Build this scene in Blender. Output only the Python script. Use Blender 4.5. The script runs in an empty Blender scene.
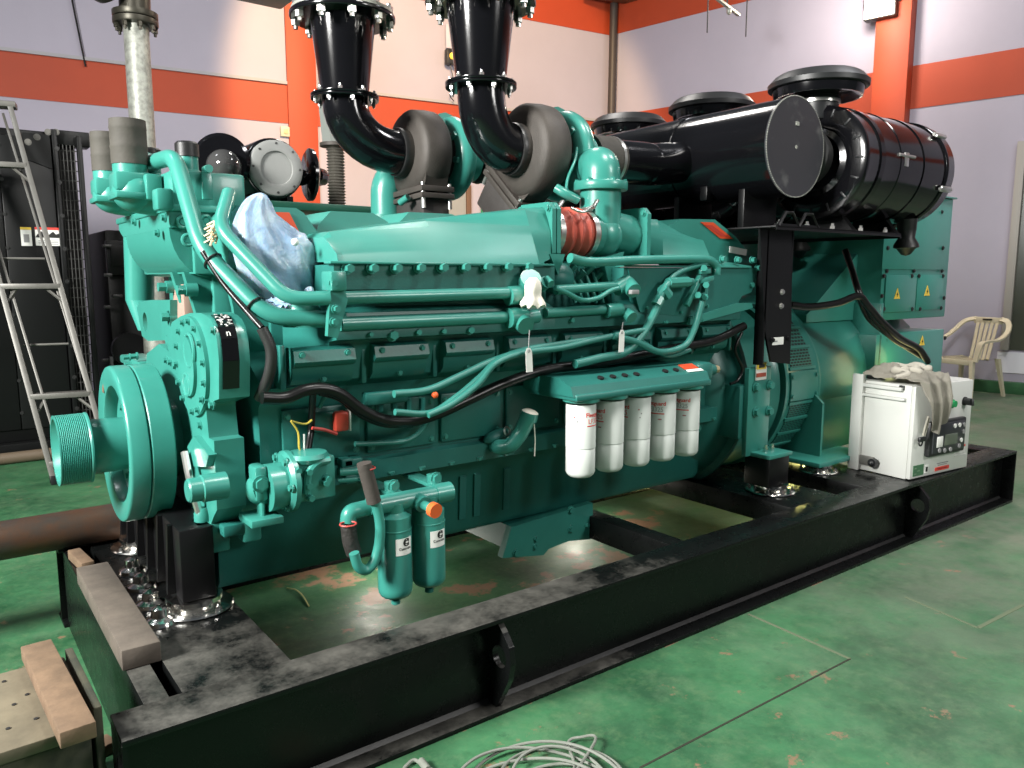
import bpy, bmesh, math, random
from mathutils import Vector, Matrix
random.seed(7)
PI = math.pi
SC = bpy.context.scene
COL = SC.collection
V = Vector

# ---------------------------------------------------------------- camera model
FPX, HOR, CAMH = 777.0, 277.0, 1.6
TH = math.atan((384 - HOR) / FPX)
YAW = math.atan((1552 - 512) / math.hypot(FPX, 384 - HOR))
EX = (math.sin(YAW), math.cos(YAW)); EY = (-math.cos(YAW), math.sin(YAW))
CAM = V((-0.3256, -2.1519, CAMH))

def ray(px, py):
    u, v = px - 512, py - 384
    fw = FPX * math.cos(TH) - v * math.sin(TH); dn = FPX * math.sin(TH) + v * math.cos(TH)
    return V((u * EX[0] + fw * EX[1], u * EY[0] + fw * EY[1], -dn))

def at(px, py, x=None, y=None, z=None):
    """point of a measured plane (x=, y= or z= constant) seen at a place of the photograph"""
    d = ray(px, py)
    i, val = (0, x) if x is not None else (1, y) if y is not None else (2, z)
    return CAM + d * ((val - CAM[i]) / d[i])

def on_wall(px, py, p0, n):
    d = ray(px, py)
    return CAM + d * ((p0 - CAM).dot(n) / d.dot(n))

# ---------------------------------------------------------------- mesh builder
def frame(w):
    w = V(w).normalized()
    a = V((0, 0, 1)) if abs(w.z) < 0.9 else V((1, 0, 0))
    u = a.cross(w).normalized(); v = w.cross(u)
    return u, v, w

def spline(pts, res):
    pts = [V(p) for p in pts]
    if len(pts) < 3 or res <= 1: return pts
    out = []
    for i in range(len(pts) - 1):
        p1, p2 = pts[i], pts[i + 1]
        p0 = pts[i - 1] if i else p1 * 2 - p2
        p3 = pts[i + 2] if i + 2 < len(pts) else p2 * 2 - p1
        for k in range(res):
            t = k / res
            out.append(0.5 * ((2 * p1) + (p2 - p0) * t + (2 * p0 - 5 * p1 + 4 * p2 - p3) * t * t + (3 * p1 - p0 - 3 * p2 + p3) * t ** 3))
    out.append(pts[-1])
    return out

def fillet(pts, r, n=6):
    """polyline with rounded corners (pipe bends)"""
    pts = [V(p) for p in pts]; out = [pts[0]]
    for i in range(1, len(pts) - 1):
        a, b, c = pts[i - 1], pts[i], pts[i + 1]
        da, dc = (a - b), (c - b)
        rr = min(r, da.length * .49, dc.length * .49)
        s, e = b + da.normalized() * rr, b + dc.normalized() * rr
        for k in range(n + 1):
            t = k / n
            out.append(s * (1 - t) ** 2 + b * 2 * t * (1 - t) + e * t * t)
    out.append(pts[-1])
    return out

class MB:
    def __init__(s): s.bm = bmesh.new()
    def _bev(s, verts, bev, seg=2):
        if bev <= 0: return
        vs = set(verts)
        es = [e for e in s.bm.edges if e.verts[0] in vs and e.verts[1] in vs and len(e.link_faces) == 2
              and e.calc_face_angle(0) > 0.5]
        bmesh.ops.bevel(s.bm, geom=es, offset=bev, segments=seg, affect='EDGES', profile=.5, clamp_overlap=True)
    def box(s, x0, x1, y0, y1, z0, z1, bev=0.0):
        return s.obox(((x0 + x1) / 2, (y0 + y1) / 2, (z0 + z1) / 2), (x1 - x0, y1 - y0, z1 - z0), None, bev)
    def obox(s, c, size, rot=None, bev=0.0):
        M = Matrix.Translation(V(c)) @ ((rot.to_4x4()) if rot is not None else Matrix()) @ Matrix.Diagonal((abs(size[0]), abs(size[1]), abs(size[2]), 1))
        r = bmesh.ops.create_cube(s.bm, size=1, matrix=M)
        s._bev(r['verts'], bev)
        return s
    def rings(s, rings, cap0=True, cap1=True, closed=False):
        R = [[s.bm.verts.new(p) for p in r] for r in rings]
        n = len(R[0])
        m = len(R)
        for i in range(m if closed else m - 1):
            a, b = R[i], R[(i + 1) % m]
            for k in range(n):
                k2 = (k + 1) % n
                s.bm.faces.new((a[k], a[k2], b[k2], b[k]))
        if not closed:
            if cap0: s.bm.faces.new(list(reversed(R[0])))
            if cap1: s.bm.faces.new(R[-1])
        return s
    def circ(s, c, w, r, seg, ph=0.0):
        u, v, w = frame(w); c = V(c)
        return [c + (u * math.cos(ph + 2 * PI * k / seg) + v * math.sin(ph + 2 * PI * k / seg)) * r for k in range(seg)]
    def cyl(s, p0, p1, r0, r1=None, seg=24, caps=True, ph=0.0):
        r1 = r0 if r1 is None else r1
        w = V(p1) - V(p0)
        return s.rings([s.circ(p0, w, r0, seg, ph), s.circ(p1, w, r1, seg, ph)], caps, caps)
    def lathe(s, o, ax, prof, seg=32, closed=False):
        """prof: (radius, height along ax)"""
        o = V(o); w = V(ax).normalized()
        return s.rings([s.circ(o + w * h, w, max(r, 1e-4), seg) for r, h in prof], True, True, closed)
    def tube(s, pts, r, seg=10, res=5, caps=True):
        P = spline(pts, res) if res > 1 else [V(p) for p in pts]
        n = len(P)
        T = [(P[min(i + 1, n - 1)] - P[max(i - 1, 0)]).normalized() for i in range(n)]
        u, v, _ = frame(T[0]); R = []
        for i in range(n):
            t = T[i]; u = (u - t * u.dot(t)).normalized(); v = t.cross(u)
            if isinstance(r, (list, tuple)):
                f = i / max(1, n - 1) * (len(r) - 1); k = min(int(f), len(r) - 2); rr = r[k] + (r[k + 1] - r[k]) * (f - k)
            else: rr = r
            R.append([P[i] + (u * math.cos(2 * PI * q / seg) + v * math.sin(2 * PI * q / seg)) * rr for q in range(seg)])
        return s.rings(R, caps, caps)
    def pipe(s, pts, r, bend=.08, seg=14):
        return s.tube(fillet(pts, bend), r, seg, 1)
    def prism(s, poly, ax, lo, hi, bev=0.0):
        def p3(a, b, h):
            return V((h, a, b)) if ax == 'x' else V((a, h, b)) if ax == 'y' else V((a, b, h))
        n0 = len(s.bm.verts)
        s.rings([[p3(a, b, lo) for a, b in poly], [p3(a, b, hi) for a, b in poly]])
        s.bm.verts.ensure_lookup_table()
        s._bev(s.bm.verts[n0:], bev)
        return s
    def plate(s, poly3, n, t, bev=0.0):
        """polygon of 3D points thickened along n"""
        n = V(n).normalized() * t
        n0 = len(s.bm.verts)
        s.rings([[V(p) for p in poly3], [V(p) + n for p in poly3]])
        s.bm.verts.ensure_lookup_table(); s._bev(s.bm.verts[n0:], bev)
        return s
    def holed(s, outer, hole_c, hole_r, ax, lo, hi, seg=32):
        """plate with a round hole, outline given as polygon around the hole"""
        def p3(a, b, h):
            return V((h, a, b)) if ax == 'x' else V((a, h, b)) if ax == 'y' else V((a, b, h))
        def hit(ang):
            d = (math.cos(ang), math.sin(ang)); best = None
            for i in range(len(outer)):
                (x1, y1), (x2, y2) = outer[i], outer[(i + 1) % len(outer)]
                ex_, ey_ = x2 - x1, y2 - y1
                det = -d[0] * ey_ + d[1] * ex_
                if abs(det) < 1e-12: continue
                rx, ry = x1 - hole_c[0], y1 - hole_c[1]
                t = (-rx * ey_ + ry * ex_) / det; u = (d[0] * ry - d[1] * rx) / det
                if t > 0 and -1e-9 <= u <= 1 + 1e-9 and (best is None or t < best): best = t
            return best or hole_r * 1.2
        an = sorted([2 * PI * k / seg - PI for k in range(seg)] + [math.atan2(b - hole_c[1], a - hole_c[0]) for a, b in outer])
        O = [(hole_c[0] + math.cos(a) * hit(a), hole_c[1] + math.sin(a) * hit(a)) for a in an]
        I = [(hole_c[0] + math.cos(a) * hole_r, hole_c[1] + math.sin(a) * hole_r) for a in an]
        return s.rings([[p3(*q, lo) for q in O], [p3(*q, hi) for q in O], [p3(*q, hi) for q in I], [p3(*q, lo) for q in I]], closed=True)
    def ell(s, c, r, rot=None, seg=16, rg=10):
        M = Matrix.Translation(V(c)) @ (rot.to_4x4() if rot is not None else Matrix()) @ Matrix.Diagonal((r[0], r[1], r[2], 1))
        bmesh.ops.create_uvsphere(s.bm, u_segments=seg, v_segments=rg, radius=1, matrix=M); return s
    def torus(s, c, ax, R, r, seg=32, rs=10):
        u, v, w = frame(ax); c = V(c)
        rg = []
        for i in range(seg):
            a = 2 * PI * i / seg; d = u * math.cos(a) + v * math.sin(a)
            rg.append([c + d * (R + r * math.cos(2 * PI * k / rs)) + w * r * math.sin(2 * PI * k / rs) for k in range(rs)])
        return s.rings(rg, closed=True)
    def bolt(s, p, n, r=.012, h=.012, washer=True):
        p = V(p); n = V(n).normalized()
        if washer: s.cyl(p - n * .004, p + n * .003, r * 1.35, seg=14)
        s.cyl(p, p + n * h, r, seg=6)
        s.cyl(p, p + n * (h + r * .5), r * .5, seg=10)
        return s
    def xf(s, M):
        bmesh.ops.transform(s.bm, matrix=M, verts=s.bm.verts[:]); return s
    def build(s, name, mat, parent=None, label=None, angle=40, smooth=True):
        bmesh.ops.recalc_face_normals(s.bm, faces=s.bm.faces[:])
        me = bpy.data.meshes.new(name); s.bm.to_mesh(me); s.bm.free()
        if smooth:
            me.polygons.foreach_set('use_smooth', [True] * len(me.polygons))
            me.set_sharp_from_angle(angle=math.radians(angle))
        me.materials.append(mat)
        return link(name, me, parent, label)

BASE = {}
def base_of(p):
    return BASE.get(p.name, V((0, 0, 0))) if p else V((0, 0, 0))
def link(name, me, parent=None, label=None):
    o = bpy.data.objects.new(name, me); COL.objects.link(o)
    if parent is not None:
        o.parent = parent
        o.matrix_parent_inverse = Matrix.Translation(-base_of(parent))
    if label: o['label'] = label
    return o
def thing(name, loc, label, cat, group=None):
    o = bpy.data.objects.new(name, None); COL.objects.link(o)
    o.location = loc; o.empty_display_size = .1
    BASE[o.name] = V(loc)
    return tag(o, label, cat, group)
def tag(o, label, cat, group=None, kind=None):
    o['label'] = label; o['category'] = cat
    if group: o['group'] = group
    if kind: o['kind'] = kind
    return o
def struct(o):
    o['kind'] = 'structure'; return o
def copy_tree(o, parent=None):
    c = o.copy(); COL.objects.link(c)
    if parent is not None:
        c.parent = parent; c.matrix_parent_inverse = o.matrix_parent_inverse.copy()
    for ch in list(o.children): copy_tree(ch, c)
    return c

# bolts: one mesh per size and material, every bolt its own part
BOLT = {}
def bolt(parent, p, n, mat, r=.012, h=.012, nut=False, name='bolt', label=None):
    key = (round(r, 4), round(h, 4), mat.name, nut)
    if key not in BOLT:
        m = MB()
        if nut: m.cyl((0, 0, -.002), (0, 0, h), r, seg=6).cyl((0, 0, 0), (0, 0, h * 1.7), r * .55, seg=10)
        else: m.cyl((0, 0, -.003), (0, 0, .003), r * 1.4, seg=14).cyl((0, 0, 0), (0, 0, h), r, seg=6)
        bmesh.ops.recalc_face_normals(m.bm, faces=m.bm.faces[:])
        me = bpy.data.meshes.new('bolt'); m.bm.to_mesh(me); m.bm.free(); me.materials.append(mat)
        BOLT[key] = me
    o = link(name, BOLT[key], parent, label)
    q = V((0, 0, 1)).rotation_difference(V(n).normalized())
    o.rotation_mode = 'QUATERNION'; o.rotation_quaternion = q; o.location = V(p)
    return o
def bolt_circle(parent, c, ax, R, n, mat, r=.012, h=.012, nut=False, ph=0.0, label=None):
    u, v, w = frame(ax)
    for k in range(n):
        a = ph + 2 * PI * k / n
        bolt(parent, V(c) + (u * math.cos(a) + v * math.sin(a)) * R, ax, mat, r, h, nut, label=label)

def text(s, size, o, right, up, mat, name, parent, thick=.0008, bold=0.0, bend=None, label=None, align='CENTER'):
    """lettering as mesh; o = centre, right/up = directions; bend=(axis point, axis radius) wraps around a vertical cylinder"""
    cu = bpy.data.curves.new('lettering', 'FONT'); cu.body = s; cu.size = size; cu.extrude = thick / 2; cu.offset = bold
    cu.align_x = align; cu.align_y = 'CENTER'; cu.resolution_u = 3
    to = bpy.data.objects.new('lettering', cu)
    COL.objects.link(to); dg = bpy.context.evaluated_depsgraph_get()
    me = bpy.data.meshes.new_from_object(to.evaluated_get(dg))
    bpy.data.objects.remove(to); bpy.data.curves.remove(cu)
    right, up = V(right).normalized(), V(up).normalized(); n = right.cross(up)
    for v in me.vertices:
        if bend:
            c, R, a0 = bend
            a = a0 + v.co.x / R
            rr = R + v.co.z
            v.co = V((c[0] + math.cos(a) * rr, c[1] + math.sin(a) * rr, V(o).z + v.co.y))
        else: v.co = V(o) + right * v.co.x + up * v.co.y + n * v.co.z
    me.materials.clear(); me.materials.append(mat)
    return link(name, me, parent, label)

# ---------------------------------------------------------------- materials
def mat(name, col, rough=.5, metal=0.0, bump=0.0, bscale=40.0, var=0.0, vscale=6.0, col2=None, coat=0.0, spec=.5, dist=.01, **kw):
    m = bpy.data.materials.new(name); m.use_nodes = True
    nt = m.node_tree; b = nt.nodes['Principled BSDF']
    b.inputs['Base Color'].default_value = (*col, 1); b.inputs['Roughness'].default_value = rough
    b.inputs['Metallic'].default_value = metal; b.inputs['Specular IOR Level'].default_value = spec
    if coat: b.inputs['Coat Weight'].default_value = coat; b.inputs['Coat Roughness'].default_value = .08
    tc = nt.nodes.new('ShaderNodeTexCoord')
    if var or col2:
        n = nt.nodes.new('ShaderNodeTexNoise'); n.inputs['Scale'].default_value = vscale; n.inputs['Detail'].default_value = 6
        n.inputs['Roughness'].default_value = .65
        nt.links.new(tc.outputs['Object'], n.inputs['Vector'])
        r = nt.nodes.new('ShaderNodeValToRGB')
        c2 = col2 or tuple(c * (1 - var) for c in col)
        r.color_ramp.elements[0].position = kw.get('lo', .35); r.color_ramp.elements[1].position = kw.get('hi', .65)
        r.color_ramp.elements[0].color = (*c2, 1); r.color_ramp.elements[1].color = (*col, 1)
        nt.links.new(n.outputs['Fac'], r.inputs['Fac']); nt.links.new(r.outputs['Color'], b.inputs['Base Color'])
    if bump:
        n2 = nt.nodes.new('ShaderNodeTexNoise'); n2.inputs['Scale'].default_value = bscale; n2.inputs['Detail'].default_value = 4
        nt.links.new(tc.outputs['Object'], n2.inputs['Vector'])
        bp = nt.nodes.new('ShaderNodeBump'); bp.inputs['Strength'].default_value = bump; bp.inputs['Distance'].default_value = dist
        nt.links.new(n2.outputs['Fac'], bp.inputs['Height']); nt.links.new(bp.outputs['Normal'], b.inputs['Normal'])
    return m
def emis(name, col, st):
    m = bpy.data.materials.new(name); m.use_nodes = True
    b = m.node_tree.nodes['Principled BSDF']
    b.inputs['Base Color'].default_value = (*col, 1)
    b.inputs['Emission Color'].default_value = (*col, 1); b.inputs['Emission Strength'].default_value = st
    return m

GREEN = mat('green_enamel', (.038, .235, .192), .32, var=.12, vscale=3, bump=.03, bscale=90, coat=.15, dist=.004)
GREENR = mat('green_enamel_on_casting', (.016, .145, .122), .42, var=.15, vscale=5, bump=.12, bscale=120, dist=.004)
BLACKG = mat('gloss_black_enamel', (.004, .004, .005), .14, bump=.02, bscale=60, coat=.25, spec=.4, dist=.004)
BLACK = mat('satin_black_paint', (.004, .004, .0045), .38, spec=.3, bump=.04, bscale=80, dist=.004)
BLACKM = mat('matt_black', (.006, .006, .006), .6, spec=.3, bump=.1, bscale=120, dist=.004)
PLASTK = mat('black_plastic', (.012, .013, .014), .42, bump=.05, bscale=150, dist=.003)
IRON = mat('heat_browned_cast_iron', (.058, .050, .043), .6, metal=.25, bump=.35, bscale=140, var=.25, vscale=9, dist=.004)
IRON2 = mat('dark_cast_iron', (.05, .045, .042), .6, metal=.3, bump=.35, bscale=140, var=.25, vscale=9, dist=.004)
ZINC = mat('zinc_plated_steel', (.62, .61, .58), .28, metal=.9, bump=.1, bscale=80, dist=.003)
CHROME = mat('bright_steel', (.75, .74, .71), .16, metal=1.0, bump=.2, bscale=30, dist=.004)
ALU = mat('aluminium', (.17, .165, .15), .45, metal=.4, bump=.1, bscale=60, var=.15, vscale=14, dist=.003)
GALV = mat('galvanised_steel', (.42, .43, .38), .5, metal=.35, var=.45, vscale=22, bump=.15, bscale=60, dist=.004)
RUBG = mat('grey_brown_rubber', (.052, .047, .038), .75, bump=.25, bscale=60, var=.2, vscale=12, dist=.004)
RUBB = mat('black_rubber', (.008, .008, .008), .45, bump=.1, bscale=90, dist=.004)
CABLEK = mat('black_cable', (.004, .004, .004), .32, spec=.35)
WHITEP = mat('white_paint', (.60, .61, .575), .35, bump=.03, bscale=80, dist=.003)
FILTW = mat('white_filter_paint', (.60, .63, .60), .35, coat=.1)
REDS = mat('red_silicone', (.42, .075, .05), .45, bump=.1, bscale=80)
REDP = mat('red_print', (.62, .05, .035), .45)
REDST = mat('orange_red_sticker', (.62, .07, .02), .4)
STICK = mat('white_sticker', (.78, .78, .74), .5)
STICKY = mat('yellow_sticker', (.75, .52, .06), .5)
INK = mat('black_ink', (.012, .012, .012), .5)
INKG = mat('grey_ink', (.25, .25, .25), .5)
ORCAP = mat('orange_plastic', (.80, .13, .03), .4)
WIREW = mat('pale_wire', (.55, .45, .22), .5)
CLOTH = mat('grey_cloth', (.36, .34, .285), .9, bump=.15, bscale=300, var=.08, vscale=12, dist=.003)
RAG = mat('cream_rag', (.78, .74, .64), .9, bump=.4, bscale=200, dist=.003)
BEIGEP = mat('cream_plastic', (.58, .53, .38), .45, var=.12, vscale=8)
CORD = mat('grey_cord', (.19, .205, .175), .5, var=.15, vscale=12)
WOODG = mat('grey_timber', (.105, .086, .068), .8, var=.35, vscale=9, bump=.3, bscale=40, dist=.004)
WOODP = mat('pale_timber', (.165, .105, .062), .8, var=.35, vscale=12, bump=.3, bscale=50, dist=.004)
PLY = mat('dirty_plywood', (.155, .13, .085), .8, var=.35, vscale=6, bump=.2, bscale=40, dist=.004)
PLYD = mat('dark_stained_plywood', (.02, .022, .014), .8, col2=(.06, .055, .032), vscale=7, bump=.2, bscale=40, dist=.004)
RUST = mat('rusty_dark_steel', (.055, .05, .045), .4, metal=.5, col2=(.11, .05, .025), vscale=5, bump=.2, bscale=50, dist=.004)
STEELD = mat('dark_mill_steel', (.06, .06, .06), .4, metal=.6, var=.3, vscale=8)
GREYCAP = mat('grey_paint', (.25, .255, .245), .4, bump=.05, bscale=60)
GLASS = mat('dim_glass', (.30, .31, .31), .15)
BROWN = mat('brown_frame', (.12, .06, .03), .5)
# ================================================================ camera
cam = bpy.data.cameras.new('camera'); co = bpy.data.objects.new('camera', cam); COL.objects.link(co)
cam.sensor_width = 36; cam.lens = FPX / 1024 * 36; cam.clip_end = 100
fwd = V((math.cos(TH) * EX[1], math.cos(TH) * EY[1], -math.sin(TH)))
co.location = CAM; co.rotation_mode = 'QUATERNION'; co.rotation_quaternion = fwd.to_track_quat('-Z', 'Y')
SC.camera = co
SC.view_settings.view_transform = 'Standard'; SC.view_settings.look = 'None'
SC.view_settings.gamma = 1; SC.view_settings.exposure = 0.0; SC.view_settings.use_curve_mapping = False

# ================================================================ room
def nodes_of(name):
    m = bpy.data.materials.new(name); m.use_nodes = True
    nt = m.node_tree
    return m, nt, nt.nodes['Principled BSDF']
def N(nt, t, **kw):
    n = nt.nodes.new(t)
    for k, v in kw.items():
        if k in n.inputs: n.inputs[k].default_value = v
        else: setattr(n, k, v)
    return n
def noise(nt, vec, scale, detail=6, rough=.6):
    n = N(nt, 'ShaderNodeTexNoise', Scale=scale, Detail=detail, Roughness=rough); nt.links.new(vec, n.inputs['Vector']); return n.outputs['Fac']
def ramp(nt, fac, lo, hi, c0, c1):
    r = N(nt, 'ShaderNodeValToRGB'); e = r.color_ramp.elements
    e[0].position, e[1].position = lo, hi; e[0].color = (*c0, 1); e[1].color = (*c1, 1)
    nt.links.new(fac, r.inputs['Fac']); return r.outputs['Color']
def mix(nt, fac, a, b):
    m = N(nt, 'ShaderNodeMix', data_type='RGBA')
    for s, k in ((fac, 0), (a, 6), (b, 7)):
        if isinstance(s, tuple): m.inputs[k].default_value = (*s, 1)
        elif isinstance(s, float): m.inputs[k].default_value = s
        else: nt.links.new(s, m.inputs[k])
    return m.outputs[2]
def mth(nt, op, a, b=None, c=None):
    m = N(nt, 'ShaderNodeMath', operation=op)
    for i, s in enumerate((a, b, c)):
        if s is None: continue
        if isinstance(s, (int, float)): m.inputs[i].default_value = s
        else: nt.links.new(s, m.inputs[i])
    return m.outputs[0]

# worn green epoxy floor
FLOORM, nt, b = nodes_of('worn_green_epoxy')
tc = N(nt, 'ShaderNodeTexCoord'); vec = tc.outputs['Object']
sx = N(nt, 'ShaderNodeSeparateXYZ'); nt.links.new(vec, sx.inputs[0])
g = ramp(nt, noise(nt, vec, 1.3, 8, .7), .38, .62, (.011, .062, .024), (.042, .155, .066))
g = mix(nt, ramp(nt, noise(nt, vec, 2.2, 9, .78), .50, .72, (0, 0, 0), (.55, .55, .55)), g, (.115, .185, .105))
chip = mth(nt, 'MULTIPLY', ramp(nt, noise(nt, vec, 4.6, 9, .72), .615, .65, (0, 0, 0), (1, 1, 1)), .8)
g = mix(nt, chip, g, (.22, .12, .075))
g = mix(nt, ramp(nt, noise(nt, vec, 2.9, 8, .7), .60, .70, (0, 0, 0), (.6, .6, .6)), g, (.012, .065, .026))
g = mix(nt, ramp(nt, noise(nt, vec, 15, 8, .8), .50, .74, (0, 0, 0), (.5, .5, .5)), g, (.11, .19, .085))
g = mix(nt, ramp(nt, noise(nt, vec, 9, 8, .8), .55, .72, (0, 0, 0), (.7, .7, .7)), g, (.008, .045, .02))
# worn through to the screed, far side of the room greyer
far = mth(nt, 'SMOOTHSTEP' if False else 'MULTIPLY', mth(nt, 'SUBTRACT', sx.outputs['X'], 2.0), .40)
g = mix(nt, mth(nt, 'MULTIPLY', mth(nt, 'MINIMUM', mth(nt, 'MAXIMUM', far, 0.0), 1.0), ramp(nt, noise(nt, vec, 1.7, 8, .7), .36, .6, (.1, .1, .1), (.9, .9, .9))), g, (.125, .145, .105))
# oily reddish ground inside the skid
ix = mth(nt, 'MULTIPLY', mth(nt, 'GREATER_THAN', sx.outputs['Y'], .0), mth(nt, 'LESS_THAN', sx.outputs['Y'], 2.3))
ix = mth(nt, 'MULTIPLY', ix, mth(nt, 'MULTIPLY', mth(nt, 'GREATER_THAN', sx.outputs['X'], .2), mth(nt, 'LESS_THAN', sx.outputs['X'], 3.6)))
thr = mth(nt, 'ADD', noise(nt, vec, 2.6, 8, .68), mth(nt, 'MULTIPLY', ix, .09))
g = mix(nt, ramp(nt, thr, .64, .68, (0, 0, 0), (.85, .85, .85)), g, (.26, .125, .085))
thr2 = mth(nt, 'ADD', noise(nt, vec, 1.9, 7, .7), mth(nt, 'MULTIPLY', ix, .03))
g = mix(nt, ramp(nt, thr2, .66, .72, (0, 0, 0), (.8, .8, .8)), g, (.035, .045, .03))
nt.links.new(g, b.inputs['Base Color'])
nt.links.new(ramp(nt, noise(nt, vec, 3.5, 7, .7), .35, .7, (.42, .42, .42), (.7, .7, .7)), b.inputs['Roughness'])
bp = N(nt, 'ShaderNodeBump', Strength=.12, Distance=.01); nt.links.new(noise(nt, vec, 24, 6), bp.inputs['Height']); nt.links.new(bp.outputs[0], b.inputs['Normal'])

fl = struct(MB().box(-9, 14, -8, 13, -.2, 0).build('floor', FLOORM))

WALLM = mat('pale_lilac_wall_paint', (.40, .375, .45), .7, var=.06, vscale=.8, bump=.06, bscale=30)
WALLG = mat('lilac_grey_panel', (.50, .48, .56), .7, var=.05, vscale=.6)
ORANGE = mat('orange_red_wall_paint', (.42, .052, .013), .6, var=.12, vscale=.7)
SKIRT = mat('green_skirting_paint', (.03, .13, .05), .6, var=.3, vscale=6)
CEILM = mat('ceiling_sheet', (.35, .35, .35), .8)
LEDGE = mat('grey_ledge', (.36, .35, .37), .7)
CN = V((10.39, 8.98, 0))
LD, LN = V((-.9913, .1314, 0)).normalized(), V((-.1314, -.9913, 0)).normalized()
RD, RN = V((.1853, -.9827, 0)).normalized(), V((-.9827, -.1853, 0)).normalized()
def wbox(m, d, n, s0, s1, o0, o1, z0, z1, bev=0):
    rot = Matrix((d, n, d.cross(n))).transposed()
    c = CN + d * (s0 + s1) / 2 + n * (o0 + o1) / 2 + V((0, 0, (z0 + z1) / 2))
    return m.obox(c, (s1 - s0, o1 - o0, z1 - z0), rot, bev)
def ws(px, d, n, py=277, off=0):
    p = on_wall(px, py, CN + n * off, n); return (p - CN).dot(d), p.z
WH = 8.0
struct(wbox(MB(), LD, LN, -.2, 19, -.2, 0, 0, WH).build('wall_left', WALLM))
struct(wbox(MB(), RD, RN, -.2, 17, -.2, 0, 0, WH).build('wall_right', WALLM))
# orange bands, columns and the ledges over the bands
a0, a1 = ws(294, LD, LN)[0], ws(322, LD, LN)[0]
b0, b1 = ws(866, RD, RN)[0], ws(899, RD, RN)[0]
struct(wbox(MB(), LD, LN, .0, 19, 0, .012, 3.93, 4.50).build('trim_1', ORANGE))
struct(wbox(MB(), RD, RN, .0, 17, 0, .012, 4.02, 4.62).build('trim_2', ORANGE))
struct(wbox(MB(), LD, LN, .0, 19, 0, .012, 6.09, 6.85).build('trim_3', ORANGE))
struct(wbox(MB(), RD, RN, .0, 17, 0, .012, 6.09, 6.85).build('trim_4', ORANGE))
struct(wbox(MB(), LD, LN, a1, a0, 0, .05, 0, WH, .005).build('trim_5', ORANGE))
struct(wbox(MB(), RD, RN, b0, b1, 0, .25, 0, WH, .01).build('trim_6', ORANGE))
struct(wbox(MB(), LD, LN, .0, 19, 0, .045, 4.50, 4.545).build('trim_7', LEDGE))
struct(wbox(MB(), RD, RN, .3, 17, 0, .14, 0, .16, .004).build('baseboard_right', SKIRT))
# dark conduit standing in the corner, under a bracket of dark timber
m = MB(); p = CN + LN * .12 + RN * .12
m.tube([p + V((.02, 0, .3)), p + V((0, 0, 2)), p + V((.02, -.02, 4)), p + V((.05, -.02, 6.6))], .075, 12)
struct(m.build('trim_8', mat('dark_conduit', (.045, .035, .03), .5)))
m = MB(); m.obox(p + V((-.1, -.35, 6.64)), (1.3, .5, .12), Matrix.Rotation(-.25, 3, 'Z'), .01)
struct(m.build('trim_9', BROWN))
# long expansion joints in the floor
JOINT = mat('floor_joint', (.10, .13, .075), .9)
JD = mat('dark_floor_joint', (.02, .022, .012), .9)
def joint(a, b2, mt, i, w=.008):
    A, B = at(*a, z=0), at(*b2, z=0); d = (B - A).normalized(); n = V((-d.y, d.x, 0)) * w / 2
    struct(MB().plate([A - n, B - n, B + n, A + n], (0, 0, 1), .0015).build('trim_%d' % i, mt, smooth=False))
joint((850, 659), (640, 768), JD, 10)
joint((850, 659), (748, 614), JOINT, 11, .016)
joint((978, 628), (1023, 605), JOINT, 12, .02)
joint((978, 628), (905, 597), JOINT, 13, .016)
# door and dark opening low in the far wall, seen between the turbochargers
def wall_frame(name, d, n, px0, px1, z0, z1, t, fm, pm, depth=.06):
    s0, s1 = ws(px1, d, n)[0], ws(px0, d, n)[0]
    if s0 > s1: s0, s1 = s1, s0
    pane = struct(wbox(MB(), d, n, s0, s1, 0, .02, z0, z1).build(name, pm))
    m = MB()
    for (u0, u1, v0, v1) in ((s0 - t, s0, z0, z1 + t), (s1, s1 + t, z0, z1 + t), (s0, s1, z1, z1 + t)):
        wbox(m, d, n, u0, u1, 0, depth, v0, v1, .004)
    m.build('frame', fm, pane)
    return pane
z_ = ws(440, LD, LN, 189)[1]
wall_frame('door_1', LD, LN, 404, 466, 0, z_, .09, BROWN, GLASS)
z_ = ws(500, LD, LN, 186)[1]
wall_frame('door_2', LD, LN, 494, 512, 0, z_, .04, STEELD, mat('dark_door', (.10, .11, .10), .5))
wf = wall_frame('window_1', RD, RN, 1016, 1075, ws(1018, RD, RN, 350)[1], ws(1018, RD, RN, 150)[1], .10, mat('grey_beige_frame', (.33, .31, .28), .5), mat('dark_window', (.06, .065, .05), .25), .1)
s0, _ = ws(1004, RD, RN); s1, _ = ws(1040, RD, RN)
struct(wbox(MB(), RD, RN, s0, s1 + 1, 0, .015, .28, ws(1010, RD, RN, 352)[1]).build('trim_14', mat('white_wall_panel', (.74, .74, .80), .6)))

# things fixed to the walls
p = on_wall(285, 132, CN, LN)
def on_left(m, c, w, h, t, bev=.004): m.obox(c + LN * t / 2, (w, t, h), Matrix((LD, LN, LD.cross(LN))).transposed(), bev); return m
e = thing('wall_switch', p, 'small beige switch box on the far wall, left of the orange column', 'switch')
on_left(MB(), p, .15, .15, .05, .01).build('box', BEIGEP, e)
on_left(MB(), p + LN * .05, .06, .07, .012, .003).build('rocker', mat('pale_ochre', (.62, .48, .25), .5), e)
p = on_wall(485.5, 211, CN + LN * .02, LN)
e = thing('exit_sign', p, 'tiny green exit sign with white pictogram on the far wall between the turbochargers', 'sign')
on_left(MB(), p, .19, .105, .02, .003).build('panel', mat('sign_green', (.03, .22, .10), .4), e)
on_left(MB(), p + LN * .021 + V((0, 0, .0)) - LD * .03, .05, .06, .003, .001).build('pictogram', STICK, e)
on_left(MB(), p + LN * .021 + LD * .045, .04, .04, .003, .001).build('pictogram', STICK, e)
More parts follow.
